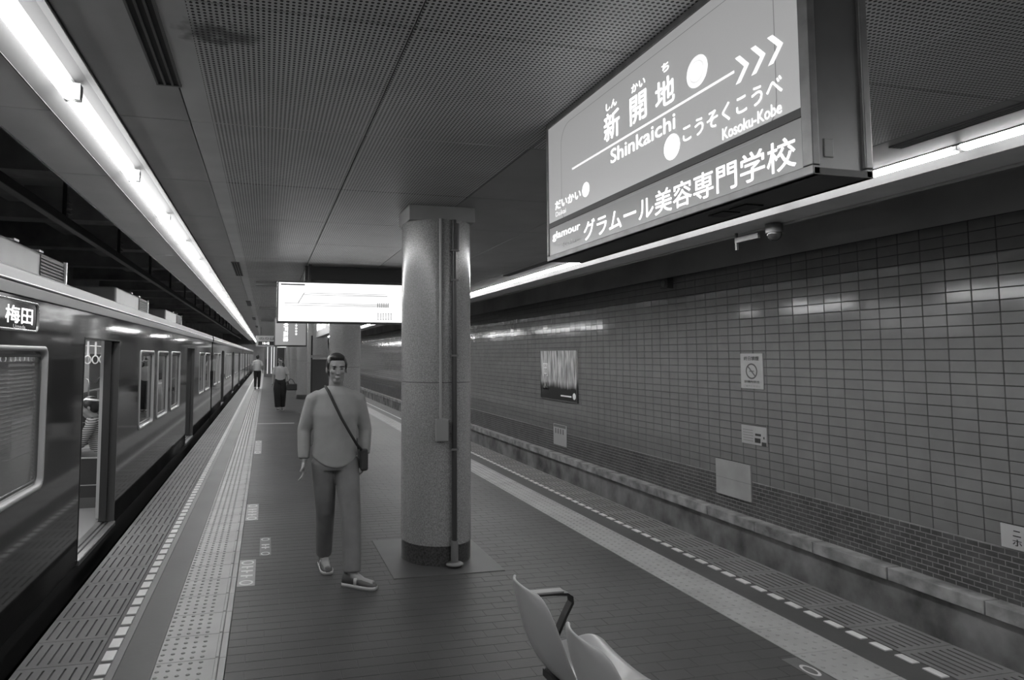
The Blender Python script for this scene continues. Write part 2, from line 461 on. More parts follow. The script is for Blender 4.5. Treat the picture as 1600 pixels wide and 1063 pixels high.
# left light trough and edge panel
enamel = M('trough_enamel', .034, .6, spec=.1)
mb = MB()
def extr(mb, prof, y0, y1, mi=0):
    a = [(x, y0, z) for x, z in prof]; b = [(x, y1, z) for x, z in prof]; n = len(prof)
    mb.add(a+b, [(i, i+n, i+1+n, i+1) for i in range(n-1)], mi)
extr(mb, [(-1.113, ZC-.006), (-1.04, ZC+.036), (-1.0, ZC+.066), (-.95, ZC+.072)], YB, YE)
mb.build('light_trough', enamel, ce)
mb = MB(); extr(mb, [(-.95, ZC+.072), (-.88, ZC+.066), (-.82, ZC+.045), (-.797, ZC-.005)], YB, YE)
mb.build('trough_shaded_half', M('trough_shaded_half', .008, .7, spec=.05), ce)  # right half of the same trough, its dimmer light painted in as darker colour
mb = MB(); extr(mb, [(4.045, ZC-.004), (4.06, ZC+.06), (4.20, ZC+.078), (4.28, ZC+.05), (4.285, ZC-.045)], YB, YE)
mb.build('light_trough', enamel, ce)
edge = M('edge_board', .34, .45, noise=.08, nscale=2)
for j in range(-5, 44): link('edge_panel', pm.setdefault('edge', (lambda m: (m.materials.append(edge), m)[1])(MB().slab((-1.466, .002, 0), (-1.112, CP-.002, .09), .003, axis=2, sign=-1).mesh('edge_panel'))), ce, (0, cy0+j*CP, ZC-.004))
MB().box((-1.120, YB, ZC-.009), (-1.113, YE, ZC-.004)).box((-.799, YB, ZC-.010), (-.792, YE, ZC+.03)).box((-1.474, YB, ZC-.012), (-1.466, YE, ZC+.1)).build('trough_rim', M('rim_grey', .012, .6), ce)
MB().box((4.287, YB, 2.960), (4.67, YE, 3.09)).build('light_pelmet', M('pelmet_grey', .62, .5, noise=.08), ce)
MB().box((4.662, YB, 2.938), (4.674, YE, 2.96)).build('pelmet_rim', M('pelmet_rim', .3, .4), ce)
MB().box((-1.50, YB, 3.10), (-1.43, YE, 4.2)).build('upstand', upper, ce)
MB().box((4.63, YB, 3.09), (4.70, YE, 4.2)).build('upstand', upper, ce)
# air slots in the ceiling boards
slot_dark = M('vent_slot', .008, .6)
def vent(x, y0, y1, wd=.10):
    mb = MB().box((x-wd/2, y0, ZC-.004), (x+wd/2, y1, ZC+.002), 0)
    for q in (-.5, -.17, .17, .5): mb.box((x+q*wd-.005, y0, ZC-.011), (x+q*wd+.005, y1, ZC), 1)
    mb.box((x-wd/2-.006, y0-.012, ZC-.011), (x+wd/2+.006, y0, ZC), 1).box((x-wd/2-.006, y1, ZC-.011), (x+wd/2+.006, y1+.012, ZC), 1)
    mb.build('air_slot', [slot_dark, M('vent_rim', .10, .4)], ce)
vent(-.47, 1.2, 3.13)
for y in (9.1, 15.6, 22.4, 29): vent(-.44, y, y+1.5)
vent(3.72, 1.0, 3.06, .08); vent(3.72, 7.6, 9.6, .08)
for y in (11.5, 17.5, 24): MB().box((-.2, y, ZC-.06), (2.8, y+.10, ZC)).build('ceiling_rib', M('rib_grey', .2, .5), ce)

# ================================================================== LAMPS
tube_mat = M('lit_tube', .8, .5, emit=TUBE)
holder_mat = M('lamp_holder', .35, .5)
def lamp(label, group, r):
    t = thing('fluorescent_lamp', label, 'lamp', group=group)
    MB().cyl((0, .028, 0), (0, 1.496, 0), r, n=14).build('tube', tube_mat, t)
    for y in (.002, 1.498): MB().box((-.030, y, -.030), (.046, y+.024, .050)).build('lamp_holder', holder_mat, t)
    return t
la = lamp('fluorescent tube in the ceiling trough above the train-side platform edge', 'fluorescent tubes of the train-side row', .038)
lb = lamp('fluorescent tube in the trough beside the tiled wall track', 'fluorescent tubes of the wall-side row', .040)
for k in range(-4, 48):
    o = la if k == -4 else copy_tree(la); o.location = (-.965, 3.42+k*1.524-.014, ZC+.008)
    if -1 <= k < 5: o['label'] = ('', 'second ', 'third ', 'fourth ', 'fifth ', 'sixth ')[k+1]+('fluorescent tube nearest the camera in the train-side ceiling trough' if k == -1 else 'fluorescent tube from the camera in the train-side ceiling trough')
    o = lb if k == -4 else copy_tree(lb); o.location = (4.135, 3.0+k*1.524, ZC+.018)
    if k == -1: o['label'] = 'wall-side fluorescent tube nearest the camera, at the right edge of the view'

# ================================================================== COLUMNS
gran = M('speckled_granite', .17, .24, spec=.5, noise=1, nscale=110, ndetail=3, lo=.15, hi=.31)
gran_d = M('dark_granite', .04, .3, noise=1, nscale=70, ndetail=3, lo=.012, hi=.08)
cap_mat = M('capital_paint', .26, .5, noise=.08)
joint = M('joint_dark', .04, .8)  # dark joint ring between the granite drums
def column(x, y, label, group=None):
    t = thing('column', label, 'column', (x, y, 0), group=group)
    mb = MB().cyl((0, 0, .006), (0, 0, .165), .296, n=64); mb.build('base_band', gran_d, t)
    for z0, z1 in ((.165, 1.492), (1.498, 2.868)): MB().cyl((0, 0, z0), (0, 0, z1), .302, n=96).build('granite_drum', gran, t)
    MB().cyl((0, 0, 1.48), (0, 0, 1.51), .2995, n=64).build('joint', joint, t)
    bevel(MB().box((-.292, -.22, 2.868), (.292, .22, ZC)).build('capital', cap_mat, t), .006)
    return t
c1 = column(1.45, 5.44, 'grey granite column with conduit pipes and a junction box, nearest the camera')
dpipe = M('dark_pipe', .035, .4)
px_, py_ = .072, -.322
mb = MB().cyl((px_, py_, .2), (px_, py_, 2.86), .021, n=14); mb.build('drain_pipe', dpipe, c1)
MB().cyl((px_, py_, .03), (px_, py_, .215), .030, n=16).ball((px_, py_, .028), (.075, .06, .022)).build('pipe_foot', M('pipe_foot', .14, .5, noise=.2), c1)
for z in (.95, 1.72, 2.35, 2.60):
    MB().box((px_-.032, py_-.022, z-.008), (px_+.032, py_+.03, z+.008)).build('pipe_clip', M('clip', .13, .4), c1)
MB().cyl((px_+.02, py_+.012, 2.60), (px_+.02, py_+.012, 2.83), .033, n=14).build('pipe_coupling', M('coupling', .06, .4), c1)
MB().cyl((-.043, -.311, 1.19), (-.043, -.311, 2.868), .012, n=12).build('conduit', M('conduit_pale', .27, .4), c1)
jb = bevel(MB().box((-.09, -.36, 1.02), (.014, -.298, 1.20)).build('junction_box', M('box_grey', .19, .45, noise=.1), c1), .005)
MB().box((-.082, -.363, 1.028), (.006, -.36, 1.192)).build('box_cover', M('box_cover', .21, .45), jb)
for k, y in enumerate((12.3, 19.1, 25.9, 32.7, 39.5, 46.3)):
    column(1.47, y, ('grey granite column behind the walking person, second in the row', 'grey granite column behind the hanging lit box sign, third in the row', 'fourth granite column of the row, far along the platform', 'fifth granite column of the row, far along the platform', 'sixth granite column of the row, far along the platform', 'seventh granite column of the row, at the far end')[k])

# ================================================================== TRAIN
body = M('gloss_coachwork', .018, .07, spec=.5, noise=.1, nscale=1.5, bump=.05, bscale=1.6)
gutter_m = M('pale_roof_paint', .20, .35, noise=.1, nscale=2, stretch=(1, .2, 3))
under = M('underframe', .004, .9)
alu = M('aluminium_frame', .30, .38, spec=.5)
glass = mat_glass('window_glass', .75)
lining = M('interior_lining', .36, .45)
lin_wood = M('interior_panel', .30, .45, noise=.15, nscale=2, stretch=(1, 1, .3))
car_floor = M('car_floor', .22, .35)
seat_m = M('seat_plush', .035, .9)
rubber = M('door_rubber', .010, .5)
roof_m = M('roof_grey', .11, .6)
carlamp = M('car_lamp', .8, .5, emit=CARLIGHT)
XS = -1.50
def rrect(y0, y1, z0, z1, r, n=5):
    p = []
    for cy, cz, a0 in ((y1-r, z1-r, 0), (y0+r, z1-r, 90), (y0+r, z0+r, 180), (y1-r, z0+r, 270)):
        for k in range(n+1):
            a = math.radians(a0+90*k/n); p.append((cy+r*math.cos(a), cz+r*math.sin(a)))
    return p
def frame_ring(y0, y1, z0, z1, r, wd, x_out, x_in, mi=0, mb=None):
    """rounded rectangular frame, bead-like in section"""
    mb = mb or MB()
    secs = [(0, x_in), (0, x_out-.004), (wd*.3, x_out), (wd*.7, x_out), (wd, x_out-.006), (wd, x_in)]
    rings = []
    for off, x in secs:
        rings.append([(x, y, z) for y, z in rrect(y0+off, y1-off, z0+off, z1-off, max(r-off, .012))])
    return mb.loft(rings, mi, True, False)
def cut_side(mb, y0, y1, z0, z1, ops, xa, xb, mi=0):
    ys = sorted({y0, y1}|{q for o in ops for q in o[:2]})
    for a, b in zip(ys[:-1], ys[1:]):
        zz = z0
        for o in sorted([o for o in ops if o[0] <= a+1e-6 and o[1] >= b-1e-6], key=lambda o: o[2]):
            if o[2] > zz: mb.box((xa, a, zz), (xb, b, o[2]), mi)
            zz = o[3]
        if z1 > zz: mb.box((xa, a, zz), (xb, b, z1), mi)
WZ0, WZ1, DZ1 = .80, 1.775, 1.862
def train_car(y0, y1, doors, wins, label, detail):
    t = thing('train_car', label, 'train', (XS, y0, 0)); L = y1-y0
    D_ = [(a-y0, b-y0) for a, b in doors]; WN = [(a-y0, b-y0) for a, b in wins]
    ops = [(a, b, .0, DZ1) for a, b in D_]+[(a+.03, b-.03, WZ0+.03, WZ1-.03) for a, b in WN]
    mb = MB(); cut_side(mb, 0, L, -.012, 2.09, ops, -.06, 0); mb.build('body_side', body, t)
    MB().box((-2.80, 0, -.13), (-2.74, L, 2.09)).box((-2.74, 0, -.13), (-.06, .06, 2.3)).box((-2.74, L-.06, -.13), (-.06, L, 2.3)).build('body_shell', body, t)
    # gutter band and roof
    mb = MB(); extr(mb, [(-.07, 2.085), (.022, 2.085), (.028, 2.15), (.012, 2.165), (.022, 2.172), (.014, 2.24), (-.02, 2.262), (-.10, 2.275)], 0, L)
    mb.build('gutter', gutter_m, t)
    mb = MB(); extr(mb, [(.0235, 2.160), (.034, 2.166), (.0235, 2.175)], 0, L); mb.build('gutter_bead', M('bead', .75, .3), t)
    mb = MB(); prof = [(-.09, 2.27), (-.3, 2.36), (-.7, 2.46), (-1.4, 2.50), (-2.1, 2.46), (-2.5, 2.36), (-2.78, 2.2), (-2.80, 2.08)]
    extr(mb, prof, 0, L); mb.build('roof', roof_m, t)
    MB().box((-2.75, 0, -.95), (-.12, L, -.13)).build('underframe', under, t)
    MB().box((-.10, 0, -.26), (-.02, L, -.012)).build('sole_bar', M('sole_bar', .012, .6), t)
    # windows
    for a, b in WN:
        wf = frame_ring(a, b, WZ0, WZ1, .075, .032, .013, -.06).build('window_frame', alu, t)
        MB().box((-.030, a+.03, WZ0+.03), (-.026, b-.03, WZ1-.03)).build('pane', glass, wf)
        if detail: frame_ring(a+.05, b-.05, WZ0+.05, WZ1-.05, .05, .022, -.016, -.026).build('inner_rim', M('rim_dark', .05, .4), wf)
    # open doorways
    for a, b in D_:
        mb = MB()
        mb.box((-.10, b-.004, .0), (.004, b+.004, DZ1)).box((-.10, a-.004, .0), (.004, a+.004, DZ1)).box((-.10, a, DZ1-.004), (.004, b, DZ1+.006))
        df = mb.build('door_frame', M('door_trim', .03, .4), t)
        MB().box((-.13, b-.03, .02), (-.07, b+.10, DZ1)).build('door_leaf', body, t)
        MB().box((-.135, b-.05, .02), (-.065, b-.03, DZ1)).build('door_seal', rubber, t)
        MB().box((-.13, a-.12, .02), (-.07, a+.01, DZ1)).build('door_leaf', body, t)
        MB().box((-.135, a+.01, .02), (-.065, a+.03, DZ1)).build('door_seal', rubber, t)
        MB().box((-.20, b+.10, .02), (-.13, b+.16, 1.9)).build('door_pillar', lining, t)
        s = MB().box((-.16, a, -.03), (.016, b, .006)).box((-.025, a, .006), (.012, b, .012)).build('door_sill', steel, t)
        for q in (.045, .09): MB().box((-q-.012, a, .004), (-q, b, .012)).build('sill_groove', rubber, s)
    # interior
    mb = MB().box((-2.74, .06, -.02), (-.16, L-.06, .004)); mb.build('car_floor', car_floor, t)
    MB().box((-2.74, .06, 2.10), (-.06, L-.06, 2.13)).build('car_ceiling', lining, t)
    mb = MB(); cut_side(mb, .06, L-.06, .004, 2.10, [(a-.1, b+.12, .0, 1.9) for a, b in D_]+[(a+.05, b-.05, WZ0+.05, WZ1-.05) for a, b in WN], -.075, -.061); mb.build('near_lining', lining, t)
    mb = MB(); cut_side(mb, .06, L-.06, .004, 2.10, [(a, b, .05, DZ1) for a, b in D_]+[(a, b, WZ0, WZ1) for a, b in WN], -2.74, -2.72); mb.build('far_lining', lin_wood, t)
    for a, b in WN:
        mb = MB(); extr(mb, [(-2.715, .0), (-2.715, .01)], 0, .01)
        f = frame_ring(a, b, WZ0, WZ1, .05, .045, -2.70, -2.74).build('far_window_frame', M('far_frame', .45, .3, metal=.4), t)
        MB().box((-2.735, a+.03, WZ0+.03), (-2.73, b-.03, WZ1-.03)).build('far_pane', M('far_pane', .10, .08), f)
    for a, b in D_:
        MB().box((-2.735, a, .02), (-2.725, (a+b)/2-.005, DZ1)).build('far_door_leaf', lin_wood, t); MB().box((-2.735, (a+b)/2+.005, .02), (-2.725, b, DZ1)).build('far_door_leaf', lin_wood, t)
    for x in (-.95, -1.75): MB().box((x-.09, .5, 2.075), (x+.09, L-.5, 2.10)).build('interior_light', carlamp, t)
    # benches
    edges = [0.6]+[q for d in D_ for q in d]+[L-.6]
    for k in range(0, len(edges)-1, 2):
        a, b = edges[k]+.72, edges[k+1]-.72
        if b-a < .8: continue
        for side in (0, 1):
            X = (lambda v: -.08-v) if side == 0 else (lambda v: -2.72+v)
            def bx(u0, u1, a_, b_, z0, z1): return (min(X(u0), X(u1)), a_, z0), (max(X(u0), X(u1)), b_, z1)
            bevel(MB().box(*bx(.02, .47, a, b, .33, .45)).build('seat_cushion', seat_m, t), .03, 3)
            bevel(MB().box(*bx(.0, .10, a, b, .45, .82)).build('seat_back', seat_m, t), .03, 3)
            MB().box(*bx(.10, .42, a, b, .01, .33)).build('heater_box', M('heater_grey', .10, .5), t)
            for q, yy in ((0, a-.03), (1, b+.005)):
                e = MB().box(*bx(0, .50, yy, yy+.025, .12, .55)).build('bench_end', seat_m, t)
                MB().box(*bx(0, .505, yy-.004, yy+.029, .55, .562)).box(*bx(0, .505, yy-.004, yy+.029, .252, .262)).build('end_trim', alu, e)
                MB().box(*bx(0, .50, yy+.001, yy+.024, .0, .252)).build('end_kick', M('kick_grey', .075, .4), e)
                pts = [(X(.49), yy+.012, .55), (X(.49), yy+.012, 1.08), (X(.47), yy+.012, 1.17), (X(.40), yy+.012, 1.21), (X(.25), yy+.012, 1.20), (X(.12), yy+.012, 1.14), (X(.03), yy+.012, 1.0)]
                MB().tube(pts, .016, 10).build('grab_rail', steel, t)
    # strap rails
    if detail:
        for x in (-.65, -2.1):
            MB().cyl((x, .8, 1.90), (x, L-.8, 1.90), .014, n=10).build('strap_rail', steel, t)
            y = 7.58-y0
            while y < 14-y0:
                s = MB().box((x-.012, y-.003, 1.70), (x+.012, y+.003, 1.915)).build('grab_strap', M('strap_webbing', .62, .5), t)
                pts = [(x+.036*math.cos(q), y, 1.655+.050*math.sin(q)) for q in [2*PI*i/16 for i in range(17)]]
                MB().tube(pts, .008, 8, caps=False).build('handle', M('strap_ring', .75, .35), s)
                y += .36
    return t
D1 = [(-1.34, -.02), (5.93, 7.25), (13.2, 14.48)]
W1 = [(1.13, 2.13), (2.45, 3.43), (3.78, 4.98), (8.40, 9.40), (9.72, 10.70), (11.05, 12.15), (15.55, 16.75), (17.05, 18.4)]
car1 = train_car(-3.5, 18.92, D1, W1, 'glossy dark train car with an open door nearest the camera', True)
def later(y0):
    d = [(y0+3.9+k*7.2, y0+5.2+k*7.2) for k in range(3)]
    wn = [(y0+.55, y0+1.9), (y0+2.2, y0+3.3)]
    for k in range(2): wn += [(y0+6.3+k*7.2, y0+7.3+k*7.2), (y0+7.6+k*7.2, y0+8.6+k*7.2), (y0+8.9+k*7.2, y0+10+k*7.2)]
    wn += [(y0+20.6, y0+21.7), (y0+22.0, y0+23.2)]
    return d, wn
for k, y0 in enumerate((19.3, 43.4, 67.5)):
    d, wn = later(y0)
    if k == 2: d = d[:1]; wn = wn[:4]
    train_car(y0, y0+(23.75 if k < 2 else 9.9), d, wn, ('second dark train car, coupled behind the nearest one', 'third dark train car, far along the platform', 'farthest dark train car at the end of the platform')[k], False)
# blind slats in the nearest window
for k in range(30):
    z = WZ0+.06+k*.0265
    sl_ = MB().add([(-.044, 3.82+3.5, z-.008), (-.056, 3.82+3.5, z+.013), (-.056, 4.93+3.5, z+.013), (-.044, 4.93+3.5, z-.008)], [(0, 1, 2, 3)])
    sl_.build('blind_slat', M('blind_slat', .50, .5), car1)
MB().box((-.07, 7.3, WZ0+.86), (-.045, 8.45, WZ0+.875)).build('blind_rail', alu, car1)
# destination display
dd = frame_ring(2.6+3.5, 4.76+3.5, 1.862, 2.062, .05, .018, .012, -.02).build('destination_frame', M('display_frame', .3, .25, metal=.6), car1)
MB().box((-.02, 6.12, 1.87), (.002, 8.24, 2.055)).build('display_glass', M('display_glass', .015, .08), dd)
led = M('led_lettering', .8, .5, emit=1.1)
text('梅田', 'display_lettering', led, dd, (.0035, 7.93, 1.965), (0, 1, 0), (0, 0, 1), width=.45, height=.105, bold=.012)
text('Umeda', 'display_lettering', M('led_dim', .4, .5, emit=.3), dd, (.0035, 7.93, 1.893), (0, 1, 0), (0, 0, 1), width=.20, height=.022)
# roof air conditioners
ac_m = M('air_conditioner_shell', .055, .5, noise=.15)
for yc in (1.2, 5.0, 11.4, 16.3):
    a = yc-(2.4 if yc < 5.5 else 1.0)+3.5; b = yc+(2.9 if yc == 5.0 else 1.6)+3.5
    ac = bevel(MB().box((-2.05, a, 2.40), (-.72, b, 2.745)).build('air_conditioner', ac_m, car1), .03, 3)
    MB().box((-.725, b-.86, 2.44), (-.712, b-.10, 2.72)).build('louvre_recess', slot_dark, ac)
    for k in range(8): MB().add([(-.715, b-.86, 2.455+k*.034), (-.695, b-.86, 2.44+k*.034), (-.695, b-.10, 2.44+k*.034), (-.715, b-.10, 2.455+k*.034)], [(0, 1, 2, 3)]).build('louvre', M('louvre', .12, .4), ac)
    MB().box((-.725, b-.10, 2.42), (-.69, b-.06, 2.745)).build('end_post', M('end_post', .30, .4), ac)
    for q in (b-1.6, b-.95): MB().box((-.76, q, 2.735), (-.70, q+.12, 2.755)).build('lift_bracket', M('bracket_grey', .2, .5), ac)
# overhead conductor bar
cb = thing('conductor_bar', 'dark overhead conductor bar with insulators above the train roof', 'power line', (-2.2, YB, 3.14))
MB().box((-.03, 0, .01), (.03, 62, .10)).build('bar', M('bar_dark', .02, .5), cb)
MB().box((-.036, 0, 0), (.036, 62, .010)).build('contact_strip', M('contact_strip', .30, .35, metal=.5), cb)
for k in range(16):
    y = 2.35+k*2.7-YB
    MB().cyl((-.02, y, .1), (-.02, y, .52), .022, n=10).build('hanger', M('hanger', .03, .5), cb)
    ins = MB()
    for z in (.16, .22, .28): ins.cyl((-.02, y+.09, z), (-.02, y+.09, z+.03), .055, .035, n=14)
    ins.cyl((-.02, y+.09, .1), (-.02, y+.09, .4), .02, n=10)
    ins.build('insulator', M('insulator', .22, .3), cb)

# ================================================================== SIGNS
sign_frame = M('sign_frame_metal', .16, .4, metal=.5, noise=.2, nscale=12)
face_mat = M('lit_acrylic', .25, .3, emit=.25)
band_mat = M('lit_acrylic_band', .10, .3, emit=.095)
glow = M('lit_white', .8, .4, emit=.78)
def lit_sign_face(face_x, t, ys, ye, zb, zt): pass
SX, SY0, SY1, SZ0 = 1.5, 1.475, 3.235, 2.235
sg = thing('station_name_sign', 'large illuminated station name sign hanging from the ceiling, close to the camera', 'sign', (SX, SY0, SZ0))
LY = SY1-SY0; HZ = ZC-SZ0
R_ = .20
def sp(y, z, off=-.002): return (off, y-SY0, z-SZ0)
# casing
bevel(MB().box((.012, .012, .02), (R_-.012, LY-.012, HZ)).build('casing', M('sign_casing', .11, .35, metal=.4, noise=.12, nscale=6), sg), .004)
MB().box((.0, .0, 0), (R_, LY, .02)).build('bottom_plate', M('bottom_plate', .035, .5), sg)
fr = MB()
fr.box((-.006, 0, 0), (.02, LY, .028)).box((-.006, 0, .028), (.02, .036, HZ)).box((-.006, LY-.02, .028), (.02, LY, HZ)).box((-.006, 0, HZ-.03), (.02, LY, HZ))
bevel(fr.build('face_frame', sign_frame, sg), .003)
fr = MB(); fr.box((R_-.02, 0, 0), (R_+.006, LY, .028)).box((R_-.02, 0, .028), (R_+.006, .036, HZ)).box((R_-.02, LY-.02, .028), (R_+.006, LY, HZ))
bevel(fr.build('rear_frame', sign_frame, sg), .003)
MB().box((.0, .036, .205), (.012, LY-.02, HZ-.03)).build('main_panel', face_mat, sg)
MB().box((R_-.012, .036, .028), (R_, LY-.02, HZ-.03)).build('rear_panel', face_mat, sg)
MB().box((.0, .036, .028), (.012, LY-.02, .178)).build('advert_panel', band_mat, sg)
MB().box((-.005, .036, .178), (.014, LY-.02, .205)).build('divider', M('divider_dark', .03, .5), sg)
UX, UY = (0, -1, 0), (0, 0, 1)
def st_(s, yl, yr, zb, zt, bold=.006, m=glow): return text(s, 'lettering', m, sg, sp((yl+yr)/2, (zb+zt)/2), UX, UY, width=yl-yr, height=zt-zb, bold=bold)
st_('新', 2.615, 2.485, 2.697, 2.822, .012); st_('開', 2.40, 2.28, 2.70, 2.818, .012); st_('地', 2.215, 2.095, 2.695, 2.805, .012)
st_('しん', 2.595, 2.505, 2.838, 2.872, .008); st_('かい', 2.385, 2.285, 2.838, 2.872, .008); st_('ち', 2.17, 2.125, 2.83, 2.865, .008)
st_('Shinkaichi', 2.562, 2.095, 2.585, 2.648, .008)
st_('こうそくこうべ', 2.05, 1.578, 2.512, 2.575, .008); st_('Kosoku-Kobe', 1.84, 1.583, 2.453, 2.492, .004)
st_('だいかい', 3.135, 2.85, 2.50, 2.545, .004); st_('Daikai', 3.13, 3.01, 2.462, 2.487, 0)
MB().add([sp(2.935, 2.664), sp(1.775, 2.660), sp(1.775, 2.669), sp(2.935, 2.673)], [(0, 1, 2, 3)]).build('route_line', glow, sg)
for k in range(3):
    y = 1.770-k*.070; z = 2.662; hgt = .045; t_ = .022
    MB().add([sp(y, z-hgt), sp(y-.040, z), sp(y, z+hgt), sp(y-t_, z+hgt), sp(y-.040-t_, z), sp(y-t_, z-hgt)], [(0, 5, 4, 1), (1, 4, 3, 2)]).build('chevron', glow, sg)
for y, z, r in ((1.962, 2.748, .058), (2.118, 2.520, .050), (2.797, 2.527, .036)):
    MB().ringflat(sp(y, z), 0, r, (0, -1, 0), (0, 0, 1)).build('number_disc', glow, sg)
    MB().ringflat(sp(y, z, -.003), r*.62, r*.70, (0, -1, 0), (0, 0, 1)).build('disc_ring', M('disc_ring', .5, .4, emit=.5), sg)
# printed outline on the main panel
pts = [(.0, .0)]
ol = [(a, b) for a, b in rrect(1.60-SY0, 3.06-SY0, 2.40-SZ0, 2.93-SZ0, .10, 6)]
mb = MB(); n = len(ol); cyy = 2.33-SY0; czz = 2.66-SZ0
mb.add([(-.0012, y, z) for y, z in ol]+[(-.0012, y+(.0035 if y < cyy else -.0035), z+(.003 if z < czz else -.003)) for y, z in ol], [(i, (i+1) % n, n+(i+1) % n, n+i) for i in range(n)])
mb.build('printed_outline', M('outline_print', .12, .4, emit=.12), sg)
st_('グラムール美容専門学校', 2.822, 1.537, 2.277, 2.372, .009)
text('glamour', 'lettering', glow, sg, sp(3.015, 2.358), UX, UY, width=.31, height=.050, bold=.008)
text('kobe', 'lettering', M('dim_print', .3, .4, emit=.22), sg, sp(2.96, 2.300), UX, UY, width=.19, height=.022, bold=.01)
# end latch plate
bevel(MB().box((.045, .0085, .055), (.078, .014, .110)).build('latch', M('latch_grey', .22, .4), sg), .003)
for y in (.35, .46): MB().box((.07, y, -.004), (.14, y+.08, .001)).build('vent_plate', slot_dark, sg)

# route map light box
rm = thing('route_map_board', 'bright white illuminated route map board hanging behind the nearest column', 'sign', (.13, 9.0, 2.165))
bevel(MB().box((0, 0, 0), (2.42, .16, .58)).build('casing', M('map_casing', .05, .4), rm), .006)
MB().box((.022, -.004, .025), (2.398, .004, .562)).build('map_panel', M('map_panel', .4, .4, emit=1.35), rm)
faint = M('faint_map_print', .3, .5, emit=.38)
black_lit = M('map_black_print', .02, .5)
MB().box((.05, -.006, .525), (.38, -.0045, .543)).build('title_bar', black_lit, rm)
mb = MB()
for z, x0, x1 in ((.42, .36, 1.55), (.395, .36, 1.55), (.40, 1.05, 1.55), (.275, .10, 1.55), (.245, .10, 1.55), (.26, .9, 1.55)): mb.box((x0, -.0055, z-.005), (x1, -.0045, z+.005))
mb.build('route_lines', faint, rm)
MB().add([(.28, -.0055, .28), (.30, -.0055, .28), (.38, -.0055, .42), (.36, -.0055, .42)], [(0, 1, 2, 3)]).build('route_branch', faint, rm)
mb = MB()
for k in range(6):
    for q in range(5): mb.box((1.40+k*.038, -.0055, .06+q*.021), (1.424+k*.038, -.0045, .072+q*.021)); 
    mb.box((1.40+k*.03, -.0055, .235), (1.415+k*.03, -.0045, .30))
mb.build('station_names', M('map_print', .2, .5, emit=.15), rm)
for x in (.45, 2.0): MB().box((x-.02, .06, .58), (x+.02, .10, ZC-2.165)).build('hanger', dark, rm)
tag(bevel(MB().box((.52, 9.25, 2.80), (2.5, 9.55, ZC)).build('ceiling_duct', M('duct_dark', .025, .5)), .006), 'dark rectangular duct box under the ceiling above the route map board', 'duct')

# hanging lit box further back, with two vertical lines of lettering
hb = thing('hanging_box_sign', 'lit grey box sign with white vertical lettering below the route map board', 'sign', (.16, 14.2, 1.905))
bevel(MB().box((0, .02, 0), (.70, .26, .62)).build('casing', M('box_casing', .06, .4), hb), .01)
pr = [(.02+.66*k/12, -.002-.035*math.sin(PI*k/12)) for k in range(13)]
mb = MB(); mb.loft([[(x, y, .03) for x, y in pr], [(x, y, .60) for x, y in pr]], closed=False, caps=False); mb.build('curved_face', M('box_face', .25, .3, emit=.16), hb)
text('神戸高速', 'lettering', glow, hb, (.245, -.045, .33), (0, 0, -1), (1, 0, 0), width=.44, height=.10, bold=.01)
for k in range(5): MB().ringflat((.465, -.045, .52-k*.062), 0, .024, (1, 0, 0), (0, 0, 1), n=14).build('lettering_dot', glow, hb)
MB().box((.33, .1, .62), (.37, .16, ZC-1.905)).build('hanger', dark, hb)
# second station name sign along the platform
s2 = thing('station_name_sign', 'illuminated station name sign seen edge-on between the second and third columns', 'sign', (1.38, 13.35, 2.22))
bevel(MB().box((0, 0, 0), (.2, 5.2, ZC-2.22)).build('casing', M('sign_casing'), s2), .006)
MB().box((-.004, .05, .20), (.004, 5.15, .70)).build('main_panel', M('lit_acrylic_far', .06, .3, emit=.03), s2)
text('新開地', 'lettering', glow, s2, (-.008, 2.7, .36), UX, UY, width=4.2, height=.38, bold=.03)
# notice stand (dark framed board) beneath it
nb = thing('notice_board', 'tall dark notice board standing behind the walking person', 'board', (1.02, 15.2, 0))
for x in (0, .5): MB().box((x, 0, 0), (x+.04, .06, 2.18)).build('post', dark, nb)
MB().box((.04, .01, .25), (.5, .05, 1.62)).build('panel', M('notice_panel', .045, .3), nb)
MB().box((-.02, -.01, 1.66), (.56, .07, 1.72)).build('rail', M('rail_pale', .25, .4), nb)
# crosswise departure sign far along
ds = thing('departure_sign', 'pale framed departure sign with dark display hanging over the far platform edge', 'sign', (-.47, 30, 2.10))
bevel(MB().box((0, 0, 0), (1.1, .2, .50)).build('casing', M('departure_casing', .35, .4), ds), .01)
MB().box((.10, -.006, .07), (1.02, .0, .24)).build('display', M('display_black', .01, .2), ds)
text('10:42', 'lettering', glow, ds, (.45, -.01, .155), (1, 0, 0), (0, 0, 1), width=.30, height=.10, bold=.02)
text('のりば', 'lettering', M('dim_dark', .08, .5), ds, (.5, -.004, .37), (1, 0, 0), (0, 0, 1), width=.7, height=.12, bold=.02)
for x in (.2, .9): MB().box((x, .08, .5), (x+.03, .11, ZC-2.10)).build('hanger', dark, ds)
# far kiosk with bright verticals
kk = thing('kiosk', 'pale kiosk with bright vertical light strips at the far end of the platform', 'kiosk', (-.15, 52, 0))
MB().box((0, 0, 0), (.9, 2, 2.6)).build('cabinet', M('kiosk_grey', .14, .5), kk)
for x in (.22, .52, .72): MB().box((x, -.02, .25), (x+.07, 0, 2.45)).build('light_strip', M('kiosk_strip', .6, .4, emit=.55), kk)
MB().box((.10, -.03, .5), (.2, 0, 1.4)).build('poster', M('kiosk_poster', .05, .5), kk)
k2 = thing('lit_archway', 'bright lit frame of a far doorway behind the walking woman', 'doorway', (.75, 46, 0))
MB().box((0, 0, 2.25), (.75, .1, 2.45)).box((.62, 0, .9), (.68, .1, 2.25)).build('light_frame', M('arch_light', .7, .4, emit=.8), k2)
MB().box((.0, .1, 0), (.75, .3, 2.45)).build('door_panel', M('arch_dark', .03, .5), k2)

